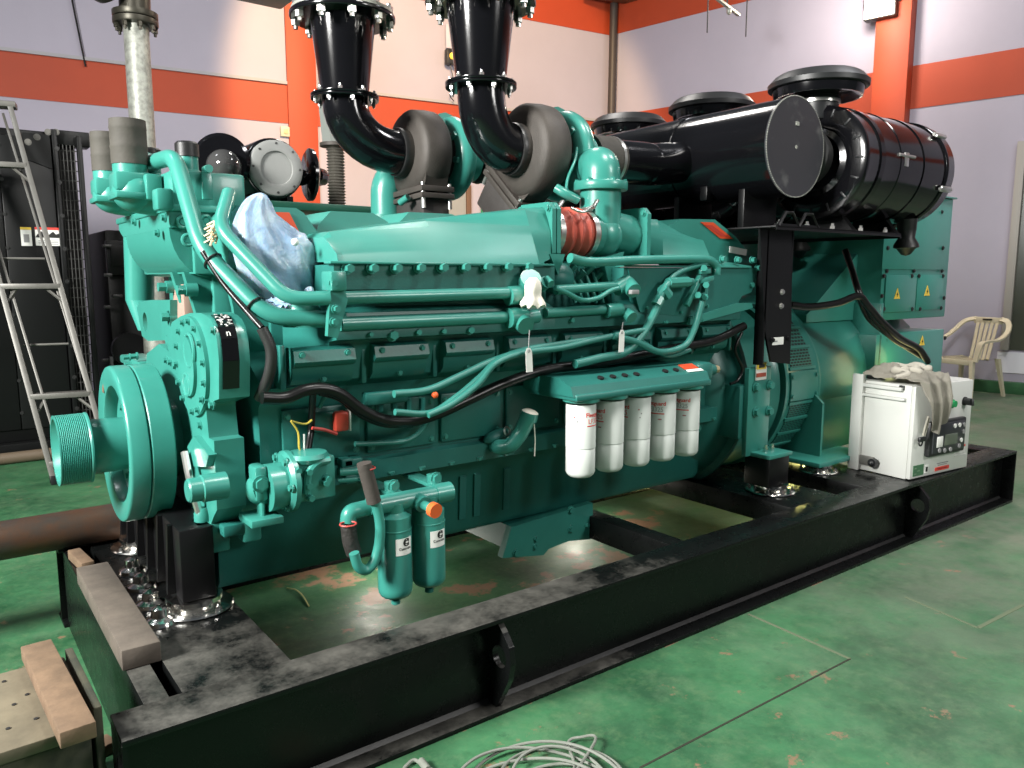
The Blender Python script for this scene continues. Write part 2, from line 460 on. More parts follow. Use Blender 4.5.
p = on_wall(449, 58, CN + LN * .06, LN)
e = thing('alarm_beacon', p, 'small black alarm beacon with yellow lamp high on the far wall', 'beacon')
on_left(MB(), p, .17, .24, .12, .01).build('housing', PLASTK, e)
MB().ell(p + LN * .15 + V((0, 0, .0)), (.055, .055, .055)).build('lamp', emis('amber_lens', (1, .55, .06), 1.2), e)
on_left(MB(), p + V((0, 0, .34)), .12, .38, .03, .004).build('back_plate', WALLG, e)
MB().tube([p + LN * .05 - V((0, 0, .12)), p + LN * .06 - LD * .05 + V((0, 0, -.4)), p + LN * .06 + LD * .02 + V((0, 0, -.6)), p + LN * .05 - LD * .06 + V((0, 0, -.7))], .008, 6).build('wire', CABLEK, e)
# floodlight on the right-hand column
pf = on_wall(881, 12, CN + RN * .30, RN)
e = thing('floodlight', pf, 'glaring white floodlight high on the orange column of the right wall', 'lamp')
Rr = Matrix((RD, RN, RD.cross(RN))).transposed()
m = MB(); m.obox(pf + V((0, 0, .1)), (.44, .14, .40), Rr, .02); m.build('housing', STEELD, e)
m = MB(); m.obox(pf + RN * .085 + V((0, 0, .1)), (.40, .02, .36), Rr, .005); m.build('lens', emis('lit_lens', (1, .88, .66), 22), e)
m = MB(); m.tube([pf - RD * .24 + V((0, 0, .1)), pf - RD * .24 + V((0, 0, .4)), pf + V((0, 0, .45)), pf + RD * .24 + V((0, 0, .4)), pf + RD * .24 + V((0, 0, .1))], .012, 8, 1); m.build('bracket', STEELD, e)
# crossbar with two rods hanging from the roof, and a grey tube lamp further left
p = at(727, 6, y=5.0)
e = thing('hanging_crossbar', p, 'thin steel crossbar with two dangling rods hanging from the roof before the right wall', 'fixture')
m = MB(); m.obox(p, (.55, .05, .035), Matrix.Rotation(.25, 3, 'Y'), .004); m.build('bar', GALV, e)
for q, l in ((708, .35), (747, .42)):
    c = at(q, 5, y=5.0); MB().cyl(c + V((0, 0, .12)), c - V((0, 0, l)), .009, seg=8).build('rod', STEELD, e)
MB().cyl(p, p + V((0, 0, 2.6)), .012, seg=8).build('hanger', STEELD, e)
m = MB(); c = at(729, 11, y=5.0); m.ell(c, (.035, .035, .05)); m.build('hook_block', GALV, e)
p = at(262, 1, y=5.2)
e = thing('roof_duct', p, 'grey end of a roof duct just below the picture top above the switch box', 'duct')
m = MB(); m.obox(p + V((-.15, 0, .12)), (.8, .35, .22), None, .03); m.build('body', mat('duct_grey', (.22, .23, .22), .5), e)
MB().cyl(p + V((-.2, 0, .2)), p + V((-.2, 0, 2.0)), .012, seg=8).build('hanger', STEELD, e)

# ================================================================ light
wd = bpy.data.worlds.new('world'); SC.world = wd; wd.use_nodes = True
bg = wd.node_tree.nodes['Background']; bg.inputs[0].default_value = (.80, .90, 1.0, 1); bg.inputs[1].default_value = .09
def area(name, loc, to, w, col, sx_, sy_=None, spread=None):
    l = bpy.data.lights.new(name, 'AREA'); l.energy = w; l.color = col; l.size = sx_
    l.shape = 'RECTANGLE'; l.size_y = sy_ or sx_
    o = bpy.data.objects.new(name, l); COL.objects.link(o); o.location = loc
    o.rotation_mode = 'QUATERNION'; o.rotation_quaternion = (V(to) - V(loc)).to_track_quat('-Z', 'Y')
    if spread: l.spread = math.radians(spread)
    return o
def spot(name, loc, to, w, col, ang, blend=.3, r=.15):
    l = bpy.data.lights.new(name, 'SPOT'); l.energy = w; l.color = col; l.spot_size = math.radians(ang); l.spot_blend = blend; l.shadow_soft_size = r
    o = bpy.data.objects.new(name, l); COL.objects.link(o); o.location = loc
    o.rotation_mode = 'QUATERNION'; o.rotation_quaternion = (V(to) - V(loc)).to_track_quat('-Z', 'Y')
    return o
area('lamp_gate', (-4.6, .1, 4.0), (1.2, .9, 1.1), 1420, (1, .985, .95), 1.4)
area('lamp_bay', (2.7, -1.5, 7.0), (2.7, .2, .5), 250, (1, .97, .92), 1.2)
area('lamp_bay', (6.5, -1.0, 7.2), (6.5, .5, .5), 200, (.98, .97, 1), 1.2)
area('lamp_bay', (4.5, 4.5, 7.4), (4.5, 4.5, 0), 150, (1, .95, .9), 1.2)
area('lamp_bay', (-2.0, 4.0, 7.4), (-1, 6.0, 0), 90, (.95, .96, 1), 1.2)
spot('lamp_wall', (3.2, 3.0, 7.3), (6.9, 9.5, 4.3), 4100, (1, .64, .30), 54, .25)
l = bpy.data.lights.new('lamp_flood_glow', 'POINT'); l.energy = 170; l.color = (1, .86, .74); l.shadow_soft_size = .2
o = bpy.data.objects.new('lamp_flood_glow', l); COL.objects.link(o); o.location = pf + RN * .9 + V((0, 0, .1))
spot('lamp_flood', pf + RN * .25 + V((0, 0, .1)), (6, 3.5, 0), 300, (1, .86, .66), 130, .4)
area('lamp_side', (4.6, -5.4, 4.4), (3.2, .5, .8), 210, (1, .98, .95), 1.6)
l = bpy.data.lights.new('lamp_work', 'POINT'); l.energy = 3.6; l.color = (1, .88, .36); l.shadow_soft_size = .22
o = bpy.data.objects.new('lamp_work', l); COL.objects.link(o); o.location = (5.02, .50, 1.0)
for loc, en, cl in (((3.0, 1.55, .25), 10, (1, .93, .78)), ((1.5, 1.50, .25), 8, (1, .93, .82)), ((4.95, 1.15, .24), 34, (1, .92, .30))):  # unseen fills added to brighten the ground under engine and alternator
    l = bpy.data.lights.new('fill_under_set', 'POINT'); l.energy = en; l.color = cl; l.shadow_soft_size = .08
    o = bpy.data.objects.new('fill_under_set', l); COL.objects.link(o); o.location = loc
# ================================================================ steel skid
YC, ZC = 1.2, .945
SKM, nt, b = nodes_of('black_skid_enamel')
tc = N(nt, 'ShaderNodeTexCoord'); vec = tc.outputs['Object']
sx = N(nt, 'ShaderNodeSeparateXYZ'); nt.links.new(vec, sx.inputs[0])
geo = N(nt, 'ShaderNodeNewGeometry'); sn = N(nt, 'ShaderNodeSeparateXYZ'); nt.links.new(geo.outputs['Normal'], sn.inputs[0])
# trodden dust on the front end of the upper faces
front = mth(nt, 'MULTIPLY', mth(nt, 'SUBTRACT', 1.75, sx.outputs['X']), .30)
near = mth(nt, 'MULTIPLY', mth(nt, 'SUBTRACT', .50, sx.outputs['Y']), .60)
d = mth(nt, 'ADD', noise(nt, vec, 3.2, 10, .78), mth(nt, 'MINIMUM', mth(nt, 'ADD', mth(nt, 'MINIMUM', mth(nt, 'MAXIMUM', front, -.55), .14), mth(nt, 'MAXIMUM', mth(nt, 'MINIMUM', near, .12), -.25)), .14))
dust = mth(nt, 'MULTIPLY', ramp(nt, d, .52, .98, (0, 0, 0), (.8, .8, .8)), mth(nt, 'GREATER_THAN', sn.outputs['Z'], .7))
nt.links.new(mix(nt, dust, (.0035, .004, .004), (.17, .165, .145)), b.inputs['Base Color'])
r0 = ramp(nt, noise(nt, vec, 14, 6), .3, .7, (.22, .22, .22), (.36, .36, .36))
nt.links.new(mix(nt, dust, r0, (.8, .8, .8)), b.inputs['Roughness'])
bp = N(nt, 'ShaderNodeBump', Strength=.08, Distance=.004); nt.links.new(noise(nt, vec, 45, 4), bp.inputs['Height']); nt.links.new(bp.outputs[0], b.inputs['Normal'])

SW = 1.96          # width of the skid
ZT = .374
b.inputs['Specular IOR Level'].default_value = .22
skid = thing('steel_skid', (2.9, SW / 2, 0), 'long black steel skid frame on the green floor under the generator set', 'skid')
def ibeam_y(y0, y1, yw, x0=0.0, x1=5.8):
    """flanges y0..y1, web centred on yw"""
    t = .018
    return MB().box(x0, x1, y0, y1, 0, t, .003).box(x0, x1, y0, y1, ZT - t, ZT, .003).box(x0, x1, yw - .007, yw + .007, t, ZT - t)
m = ibeam_y(0.003, .17, .095)
m.box(5.79, 5.8, .004, .165, .016, ZT - .016); m.box(0, .012, .006, .165, .018, ZT - .018)
m.build('side_beam', SKM, skid)
ibeam_y(SW - .17, SW, SW - .095, .07).build('side_beam', SKM, skid)
MB().box(.088, .16, .165, SW - .165, 0, ZT - .001, .004).build('cross_beam', SKM, skid)
MB().box(.195, .53, .165, SW - .165, ZT - .03, ZT - .001, .003).box(.195, .213, .165, SW - .165, .05, ZT - .02).box(.51, .53, .165, SW - .165, .05, ZT - .02).build('cross_beam', SKM, skid)
def cross(x0, x1):
    MB().box(x0, x1, .165, SW - .165, ZT - .12, ZT - .001, .003).build('cross_beam', SKM, skid)
m = MB(); m.prism([(.088, .018), (.088, .030), (.074, .018)], 'x', .02, 5.78); m.build('seam_reflection', STEELD, skid)  # lighter strip along the weld line, paints in its bright reflection
cross(2.34, 2.44); cross(3.30, 3.74); cross(4.02, 4.44); cross(5.62, 5.80)
# lifting lugs: plates across the flanges with a round eye, and web stiffeners
for X in (1.262, 4.405):
    lug = MB().holed([(.095, .018), (.035, .018), (.01, .06), (-.04, .15), (-.055, .22), (-.045, .28), (-.005, .325), (.03, ZT - .018), (.095, ZT - .018)], (.015, .225), .042, 'x', X - .012, X + .012).build('lifting_lug', SKM, skid)
for X in (5.2, 4.3, 3.2, 2.2, .9):
    MB().box(X - .006, X + .006, .10, .165, .018, ZT - .018).build('stiffener', SKM, skid)
# isolators: bright stepped steel dishes with a threaded stud
def isolator(x, y, z0=ZT, s=1.0):
    m = MB()
    m.lathe((x, y, z0), (0, 0, 1), [(0, 0), (.135 * s, 0), (.14 * s, .006), (.135 * s, .012), (.105 * s, .016), (.085 * s, .026), (.085 * s, .03), (.10 * s, .034), (.10 * s, .05), (.06 * s, .058), (0, .06)], 32)
    o = m.build('isolator', CHROME, skid, 'bright steel vibration mount')
    for k in range(4):
        a = .5 + k * PI / 2
        bolt(o, (x + .12 * s * math.cos(a), y + .12 * s * math.sin(a), z0 + .012), (0, 0, 1), CHROME, .012, .014, True)
    return o
isolator(.395, .78); isolator(.395, 1.62)
isolator(3.50, .44, s=1.0); isolator(3.50, 1.82, s=1.0)
isolator(4.14, .53, s=.85); isolator(4.14, 1.79, s=.85); isolator(5.5, .6, s=.85); isolator(5.5, 1.72, s=.85)
# bright ground-down weld lumps on the front cross beam
for x, y in ((.285, 1.31), (.277, 1.10), (.268, .90), (.260, .72)):
    m = MB(); m.lathe((x, y, ZT - .002), (0, 0, 1), [(0, 0), (.058, 0), (.052, .014), (.030, .024), (.028, .055), (.015, .062), (0, .064)], 18)
    m.build('anchor_nut', CHROME, skid, 'bright bare steel anchor nut')
# ================================================================ diesel engine
eng = thing('diesel_engine', (1.9, YC, ZT), 'huge sixteen-cylinder green diesel engine with five white oil filters, mounted on the black skid', 'engine')
XA = (1, 0, 0); YN = (0, -1, 0); ZU = (0, 0, 1)
SUB = {}
# ---- crank nose: grooved pulley, hub, twin damper rings
c0 = V((0, YC, ZC))
m = MB(); prof = [(.0, .075), (.10, .075), (.118, .04), (.122, .030), (.135, .030)]
for k in range(16): prof += [(.135, .034 + k * .0062), (.1315, .0368 + k * .0062), (.135, .0396 + k * .0062)]
prof += [(.137, .136), (.137, .142), (.105, .146), (.0, .146)]
m.lathe(c0, XA, prof, 56); m.build('crank_pulley', GREEN, eng, angle=25)
MB().lathe(c0, XA, [(0, .146), (.103, .146), (.106, .15), (.106, .215), (.103, .30), (0, .30)], 40).build('crank_hub', GREEN, eng)
m = MB().lathe(c0, XA, [(.228, .245), (.232, .238), (.30, .228), (.307, .232), (.31, .24), (.31, .296), (.305, .301), (.222, .301), (.222, .28)], 72, closed=True)
m.lathe(c0, XA, [(.08, .285), (.226, .285), (.226, .298), (.08, .298)], 48, closed=True)
d1 = m.build('vibration_damper', GREEN, eng)
MB().lathe(c0, XA, [(.1, .304), (.305, .304), (.31, .309), (.31, .385), (.305, .39), (.1, .39)], 72, closed=True).build('vibration_damper', GREEN, eng)
for k in range(8):
    a = .3 + k * PI / 4
    bolt(d1, (.283, YC + .15 * math.cos(a), ZC + .15 * math.sin(a)), (-1, 0, 0), GREEN, .012, .012)
q = at(103, 386, x=.234); m = MB(); m.obox(q, (.004, .03, .055), None, .001); m.build('rating_label', WOODP, d1, 'small buff label')
MB().cyl((.38, YC, ZC), (.46, YC, ZC), .16).build('crank_seal_carrier', GREEN, eng)

# ---- front gear cover: double lobed plate with bolted rim
CX0, CX1 = .455, .56
def hp(px, py): q = at(px, py, x=CX0); return (q.y, q.z)
half = [(1.2, 1.30), hp(166, 338), hp(172, 322), hp(181, 316), hp(190, 313), hp(201, 313), hp(207, 316), hp(211, 320), hp(214.5, 328), hp(217, 340), hp(219, 362), hp(219, 399), hp(206, 404), hp(206, 408), hp(209, 438), hp(214, 441), hp(217, 510), hp(214, 516), hp(211, 524), (1.2, .70)]
outl = half + [(1.56, .70), (1.64, .80), (1.66, 1.1), (1.60, 1.26), (1.36, 1.32)]
cov = MB().prism(outl, 'x', CX0, CX1, .010).build('front_gear_cover', GREEN, eng)
lc = hp(194, 366)
def ovl(a, ry, rz): return (lc[0] + ry * math.cos(a), lc[1] + rz * math.sin(a))
MB().prism([ovl(2 * PI * k / 40, .200, .185) for k in range(40)], 'x', CX0 - .014, CX0 + .004, .006).build('gear_access_plate', GREEN, cov)
MB().prism([ovl(2 * PI * k / 28, .09, .11) for k in range(28)], 'x', CX0 - .026, CX0 - .01, .008).build('gear_access_plate', GREEN, cov)
m = MB(); m.torus((CX0 - .02, lc[0] - .03, lc[1] + .06), XA, .06, .008, 28, 8); m.build('cast_rib', GREEN, cov)
MB().torus((CX0 - .02, lc[0] + .02, lc[1] - .07), XA, .04, .010, 24, 8).build('cast_rib', GREEN, cov)
for k in range(14):
    y, z = ovl(-.9 + k * .43, .182, .168)
    bolt(cov, (CX0 - .014, y, z), (-1, 0, 0), GREEN, .010, .014)
for px, py in ((213, 405), (201, 425), (178, 452), (190, 470), (176, 366), (180, 371), (171, 362), (167, 360), (214, 330), (208, 400)):
    bolt(cov, at(px, py, x=CX0), (-1, 0, 0), GREEN, .012, .014)
# black rating plate wrapped on the flank of the lobe
m = MB(); rr = [(y - .002, z + .002) for y, z in half[6:11] + [hp(219, 390)]]
LX0, LX1 = CX0 + .012, CX0 + .068
for i in range(len(rr) - 1):
    (ya, za), (yb, zb) = rr[i], rr[i + 1]
    n = V((0, zb - za, -(yb - ya))).normalized()
    if n.y > 0: n = -n
    m.plate([V((LX0, ya, za)), V((LX1, ya, za)), V((LX1, yb, zb)), V((LX0, yb, zb))], n, .0025)
lab = m.build('rating_plate', BLACKG, cov, 'glossy black rating plate with pale lettering', smooth=False)
def on_lobe(s_, i, f, size, right=(1, 0, 0)):
    (ya, za), (yb, zb) = rr[i], rr[i + 1]; p = V(((LX0 + LX1) / 2, ya + (yb - ya) * f, za + (zb - za) * f)); up = V((0, ya - yb, za - zb)).normalized()
    n = V((1, 0, 0)).cross(up); p = p + n * .0045
    text(s_, size, p, right, up, STICK, 'lettering', lab)
on_lobe('n', 2, .55, .034)
random.seed(5)
for k in range(26):
    i_, f_ = k % 2, random.random() * .9 + .05
    (ya, za), (yb, zb) = rr[i_], rr[i_ + 1]; c = V((LX0 + .006 + random.random() * (LX1 - LX0 - .012), ya + (yb - ya) * f_, za + (zb - za) * f_))
    nn = V((1, 0, 0)).cross(V((0, ya - yb, za - zb))).normalized(); d_ = V((0, yb - ya, zb - za)).normalized() * random.uniform(.0012, .003); w_ = V((random.uniform(.002, .006), 0, 0))
    if k == 0: mk = MB()
    mk.plate([c - w_ - d_ + nn * .002, c + w_ - d_ + nn * .002, c + w_ + d_ + nn * .002, c - w_ + d_ + nn * .002], nn, .0022)
mk.build('printed_mark', STICK, lab, smooth=False)
# lower accessory boss, square foot and drain at the cover's bottom
q = at(213, 490, x=.42)
q = at(187, 491, x=.34)
MB().lathe((.34, q.y, q.z), XA, [(0, .0), (.036, 0), (.042, .006), (.042, .045), (.048, .049), (.048, .13), (0, .13)], 32).build('accessory_boss', GREEN, eng)
m = MB(); m.box(.40, .52, .72, .82, .585, .70, .008).box(.39, .47, .76, .84, .53, .60, .006); m.lathe((.44, .78, .70), ZU, [(0, 0), (.03, 0), (.03, .03), (.018, .05), (0, .05)], 16); m.build('foot_pad', GREEN, eng)
MB().tube([(.41, .86, .95), (.41, .80, .85), (.43, .77, .72)], .014, 8).build('oil_tube', ZINC, eng, 'bright metal tube')
m = MB(); m.prism([(.62, .98), (.80, 1.02), (.90, .96), (.82, .90), (.66, .93)], 'x', .43, .46, .006); m.build('cover_bracket', GREEN, eng)
# black front support carrying the crank end, with gusset fins
m = MB(); m.box(.335, .455, .70, 1.70, ZT + .055, .70, .006)
for y in (.80, .95, 1.12, 1.30, 1.50, 1.64): m.prism([(.335, .44), (.305, .44), (.318, .70), (.335, .70)], 'y', y - .012, y + .012)
m.build('front_support', BLACK, eng, 'black welded front support')
# timing pointer bracket, slotted ear left of the damper top
hq = lambda px, py: (at(px, py, x=.50).y, at(px, py, x=.50).z)
m = MB(); m.holed([hq(137, 308), hq(139, 302), hq(150, 300), hq(170, 300), hq(170, 340), hq(148, 341), hq(142, 336)], hq(145, 322), .045, 'x', .50, .58)
m.build('cover_ear', GREEN, eng, 'green ear with a rust-stained slot')
a, b_ = hq(142, 310), hq(148, 336)
MB().box(.535, .56, b_[0], a[0], b_[1], a[1]).build('rust_stain', mat('rust_bare', (.30, .10, .05), .8), eng, 'rusty bare metal')
a, b_ = hq(128, 354), hq(148, 370)
MB().box(.48, .56, 1.55, b_[0] + .02, b_[1] + .01, a[1] - .01, .008).build('idler_bracket', GREEN, eng)
MB().box(.46, .58, b_[0], a[0], b_[1], a[1], .01).build('idler_bracket', GREEN, eng)
for px, py in ((130, 357), (137, 356), (131, 364)): bolt(eng, at(px, py, x=.46), (-1, 0, 0), GREEN, .013, .03)
# shackle plates with four big hex screws and raw metal faces in the middle
m = MB(); a, b_ = at(172, 284, x=.53), at(186, 346, x=.53); m.box(.53, .58, b_.y, a.y, b_.z, a.z, .006); m.build('lifting_bracket', mat('primer_pink_metal', (.32, .20, .16), .6), eng, 'bare brownish-pink bracket')
for px, py in ((158, 287), (177, 290), (161, 317), (177, 325), (166, 340), (177, 346)):
    q = at(px, py, x=.47); m = MB(); m.cyl(q, q + V((.045, 0, 0)), .021, seg=6).cyl(q + V((.03, 0, 0)), q + V((.075, 0, 0)), .026, seg=20); m.build('hex_screw', GREEN, eng)

# ---- water outlet tower
tw = MB()
tw.prism([(1.0, 1.785), (1.86, 1.785), (1.9, 1.80), (1.94, 1.82), (1.94, 1.865), (1.0, 1.865)], 'x', .44, .74, .010)
tw.box(.52, .72, 1.0, 1.86, 1.61, 1.80, .008)
tw.box(.455, .73, 1.0, 1.88, 1.85, 2.0, .012)
t0 = tw.build('water_outlet_tower', GREEN, eng)
MB().box(.432, .75, .985, 1.96, 1.845, 1.872, .006).build('tower_flange', GREEN, t0)
# concave cowl under the flange and legs down to the gear cover
m = MB(); rg = []
for k in range(8):
    a = k / 7 * PI / 2
    rg.append([V((.44 + .14 * (1 - math.cos(a)), 1.02, 1.79 - .19 * math.sin(a))), V((.44 + .14 * (1 - math.cos(a)), 1.80, 1.79 - .19 * math.sin(a))), V((.70, 1.80, 1.79 - .19 * math.sin(a))), V((.70, 1.02, 1.79 - .19 * math.sin(a)))])
m.rings(rg); m.build('tower_cowl', GREEN, t0)
q = [at(px, py, x=.56) for px, py in ((149, 330), (140, 300), (139, 225))]
m = MB(); m.rings([m.circ(q[0], ZU, .05, 20), m.circ(q[1], ZU, .068, 20), m.circ(q[2] + V((0, 0, .02)), ZU, .072, 20)])
MB().box(.60, .72, 1.05, 1.75, 1.20, 1.63, .008).build('tower_back', GREEN, t0); m.build('tower_leg', GREEN, t0)
for y in (1.10, 1.28):
    MB().prism([(.50, 1.62), (.70, 1.62), (.70, 1.28), (.56, 1.28), (.54, 1.45)], 'y', y - .02, y + .02, .006).build('tower_leg', GREEN, t0)
MB().prism([(.62, 1.70), (.80, 1.70), (.80, 1.25), (.68, 1.25), (.66, 1.48)], 'y', 1.0, 1.03, .004).build('tower_leg', GREEN, t0)
# twin rounded outlets carrying the grey hoses
qa, qb = at(130, 165, x=.36), at(108, 172, x=.36)
for i, (q, R, px, pt) in enumerate(((qa, .062, 130, 118), (qb, .058, 108, 131))):
    X_ = .36; zc = q.z
    m = MB(); m.box(X_ - R * 1.1, X_ + R * 1.1, q.y - R * 1.12, q.y + R * 1.12, zc - .105, zc - .03, .016)
    m.build('hose_outlet', GREEN, t0)
    MB().lathe((X_, q.y, zc - .04), ZU, [(0, 0), (R * 1.02, 0), (R * 1.02, .04), (R * .95, .045), (R * .95, .06), (0, .06)], 28).build('hose_outlet', GREEN, t0)
    m = MB(); m.ell((X_ + .02, q.y, zc - .105), (R * 1.5, R * 1.45, R * 1.25), None, 24, 14)
    m.tube([(X_ + .02, q.y, zc - .11), (X_ + .10, q.y - .02, zc - .12), (X_ + .16, q.y - .03, zc - .12)], R * 1.2, 18); m.build('outlet_elbow', GREEN, t0)
    MB().box(X_ - R * 1.2, X_ + .06, q.y - R * 1.6, q.y + R * 1.2, zc - .135, zc - .110, .008).build('outlet_flange', GREEN, t0)
    h = at(px, pt, x=X_).z
    m = MB(); prof = [(R * .85, .0), (R * 1.06, 0), (R * 1.07, .06), (R * 1.09, .065), (R * 1.06, .075), (R * 1.06, .13), (R * 1.085, .135), (R * 1.06, .145), (R * 1.05, h - zc), (R * .85, h - zc)]
    m.lathe((X_, q.y, zc), ZU, prof, 28, closed=True); m.build('coolant_hose', RUBG, t0, 'grey-brown rubber hose')
# block lugs on the front face of the tower
for px, py, w, h in ((152, 188, .09, .10), (134, 196, .05, .10), (163, 200, .08, .08)):
    q = at(px, py, x=.42); m = MB(); m.obox(q, (.06, w, h), None, .01); m.build('tower_lug', GREEN, t0)
# black capped stubs on the tower and its pressure cap
for (px, py, rr_, hh) in ((188, 170, .040, .058), (151, 168, .038, .05)):
    q = at(px, py, y=1.15 if px > 170 else 1.35); 
    m = MB(); m.lathe((q.x, q.y, 1.99), ZU, [(0, 0), (rr_ * 1.5, 0), (rr_ * 1.5, .02), (rr_, .03), (rr_, .085), (0, .085)], 24); m.build('filler_neck', GREEN, t0)
    m = MB(); m.lathe((q.x, q.y, 2.07), ZU, [(0, 0), (rr_ * 1.12, 0), (rr_ * 1.12, hh * .85), (rr_ * .9, hh), (0, hh)], 24); m.build('black_cap', RUBB, t0, 'black rubber cap')
q = at(207, 172, y=.99); q2 = at(207, 200, y=.99)
m = MB(); m.box(q2.x - .02, q2.x + .02, .97, .99, q2.z, q.z, .004).cyl(q + V((0, .02, .01)), q + V((0, -.03, .01)), .015, seg=12); m.build('lifting_eye', GREEN, eng)
for px, py in ((183, 222), (206, 221), (188, 240)):
    q = at(px, py, y=.995); m = MB(); m.torus(q, YN, .020, .007, 18, 8).cyl(q + V((0, -.004, 0)), q, .012); m.build('plug_ring', GREEN, t0)
for px, py in ((135, 222), (165, 218), (140, 205), (158, 233)): bolt(t0, at(px, py, x=.422), (-1, 0, 0), GREEN, .012, .014)

# ---- two fat coolant pipes slanting down to the bank
MB().pipe([at(148, 164, y=1.30), at(175, 156, y=.98), at(202, 250, y=.74), at(267, 317, y=.53), at(345, 320, y=.47)], .031, .085, 18).build('coolant_pipe', GREEN, eng)
MB().pipe([at(229, 193, y=.80), at(219, 228, y=.68), at(287, 299, y=.47), at(330, 298, y=.43)], .0255, .06, 18).build('coolant_pipe', GREEN, eng)
q = at(148, 164, y=1.30); m = MB(); m.torus(q, at(175, 156, y=.98) - q, .034, .012, 20, 8); m.build('hose_clamp', GREEN, eng)
q = at(302, 307, y=.55); MB().lathe(q - V((0, 0, .07)), ZU, [(0, 0), (.07, 0), (.07, .05), (.045, .10), (.02, .12), (0, .12)], 20).build('pipe_boss', GREEN, eng)

# ---- block, crankcase rail, oil pan
bk = MB(); bk.prism([(.64, .84), (.64, 1.12), (.58, 1.20), (.75, 1.30), (1.65, 1.30), (1.82, 1.20), (1.76, 1.12), (1.76, .84)], 'x', .62, 3.15, .008)
blk = bk.build('engine_block', GREENR, eng)
m = MB(); m.prism([(.60, .80), (.60, .875), (.64, .885), (1.76, .885), (1.80, .875), (1.80, .80)], 'x', .60, 3.2, .006); m.build('pan_rail', GREENR, eng)
pan = MB().prism([(.66, .81), (.735, .70), (.745, .46), (.77, .43), (1.63, .43), (1.655, .46), (1.665, .70), (1.74, .81)], 'x', .48, 3.22, .012).build('oil_pan', GREENR, eng)
for k in range(18):
    bolt(pan, (.70 + k * .145, .60, .815), (0, 0, -1), GREEN, .011, .012)
MB().box(.55, .62, .66, 1.74, .62, .86, .01).build('pan_front_flange', GREEN, pan)
# inspection covers along the block side
for i in range(7):
    x0 = .70 + i * .345
    m = MB(); m.box(x0, x0 + .315, .622, .642, .90, 1.11, .008); cvr = m.build('inspection_cover', GREENR, blk)
for i in range(7):
    x0 = .70 + i * .345
    for dx, z in ((.02, .925), (.295, .925), (.02, 1.085), (.295, 1.085)):
        bolt(blk, (x0 + dx, .622, z), YN, GREEN, .009, .009)
# ribs on the pan and deep sump with its bolted plate
for x in (1.55, 1.63, 1.80): MB().prism([(.735, .71), (.725, .70), (.735, .50), (.75, .50)], 'x', x, x + .035, .004).build('pan_rib', GREENR, pan)
sy = .735
sp = [at(*p, y=sy) for p in ((500, 557), (509, 526), (590, 502), (591, 538), (566, 540), (546, 548), (541, 554))]
MB().prism([(p.x, p.z) for p in sp], 'y', sy - .02, sy + .02, .004).build('sump_plate', GREEN, pan)
MB().prism([(sp[0].x + .02, sp[0].z + .04), (sp[1].x, sp[1].z), (sp[2].x, sp[2].z), (sp[3].x - .02, sp[3].z + .03)], 'y', sy + .02, sy + .6, .01).build('sump', GREENR, pan)
for px, py in ((516, 553), (536, 539), (535, 547), (571, 529), (587, 525), (571, 510)):
    bolt(pan, at(px, py, y=sy - .02), YN, GREEN, .016 if px in (516, 571) else .011, .014)

# ---- near cylinder bank (and its mirror on the far side)
prof_bank = [(.46, 1.645), (.46, 1.555), (.52, 1.55), (.52, 1.49), (.47, 1.47), (.455, 1.425), (.455, 1.375), (.52, 1.365), (.54, 1.22), (.60, 1.18), (1.0, 1.22), (1.0, 1.64)]
xg0, xg1 = at(553, 285, y=.47).x, at(622, 285, y=.47).x
bnk = MB().prism(prof_bank, 'x', .85, xg0, .006).build('cylinder_bank', GREENR, eng)
MB().prism(prof_bank, 'x', xg1, 3.18, .006).build('cylinder_bank', GREENR, eng)
MB().prism([(.64, 1.62), (.64, 1.45), (.47, 1.44), (.455, 1.425), (.455, 1.375), (.52, 1.365), (.54, 1.22), (.60, 1.18), (1.0, 1.22), (1.0, 1.62)], 'x', xg0, xg1, .004).build('cylinder_bank', GREENR, eng)
MB().prism([(2.4 - y, z) for y, z in prof_bank], 'x', .78, 3.18, .006).build('cylinder_bank', GREENR, eng)
for i in range(8):
    x0 = .70 + i * .315
    m = MB()
    m.prism([(.515, 1.35), (.485, 1.34), (.475, 1.30), (.485, 1.285), (.50, 1.28), (.505, 1.24), (.53, 1.215), (.56, 1.215), (.56, 1.35)], 'x', x0, x0 + .235, .008)
    hd = m.build('cylinder_head', GREENR, eng)
    for dx, z in ((.03, 1.325), (.205, 1.325), (.12, 1.232)):
        bolt(hd, (x0 + dx, .482 if z > 1.3 else .512, z), YN, GREEN, .009, .010)
for i in range(9):
    x0 = .665 + i * .315
    MB().box(x0, x0 + .02, .525, .60, 1.20, 1.36, .004).build('head_rib', GREENR, eng)
# bolted flange under the manifold
MB().box(.83, 1.86, .440, .50, 1.647, 1.656, .002).build('manifold_flange', GREEN, eng)
MB().box(2.28, 3.24, .440, .50, 1.647, 1.656, .002).build('manifold_flange', GREEN, eng)
for k in range(9): bolt(eng, at(347 + k * 22.4 + (k * (8 - k)) * .28, 268.5 - k * .25, y=.455), YN, GREEN, .016, .034)
for px, py in ((722, 259), (737, 260), (752, 260), (757, 268), (750, 285)): bolt(eng, at(px, py, y=.46), YN, GREEN, .015, .022)
for px, py, r_ in ((392, 335, .018), (417, 332, .011), (442, 331, .010), (469, 330, .014), (570, 320, .011), (369, 334, .009), (679, 312, .008), (690, 317, .008), (645, 308, .008), (705, 306, .008), (664, 322, .008), (700, 320, .008)):
    bolt(eng, at(px, py, y=.46), YN, GREEN, r_, .022)
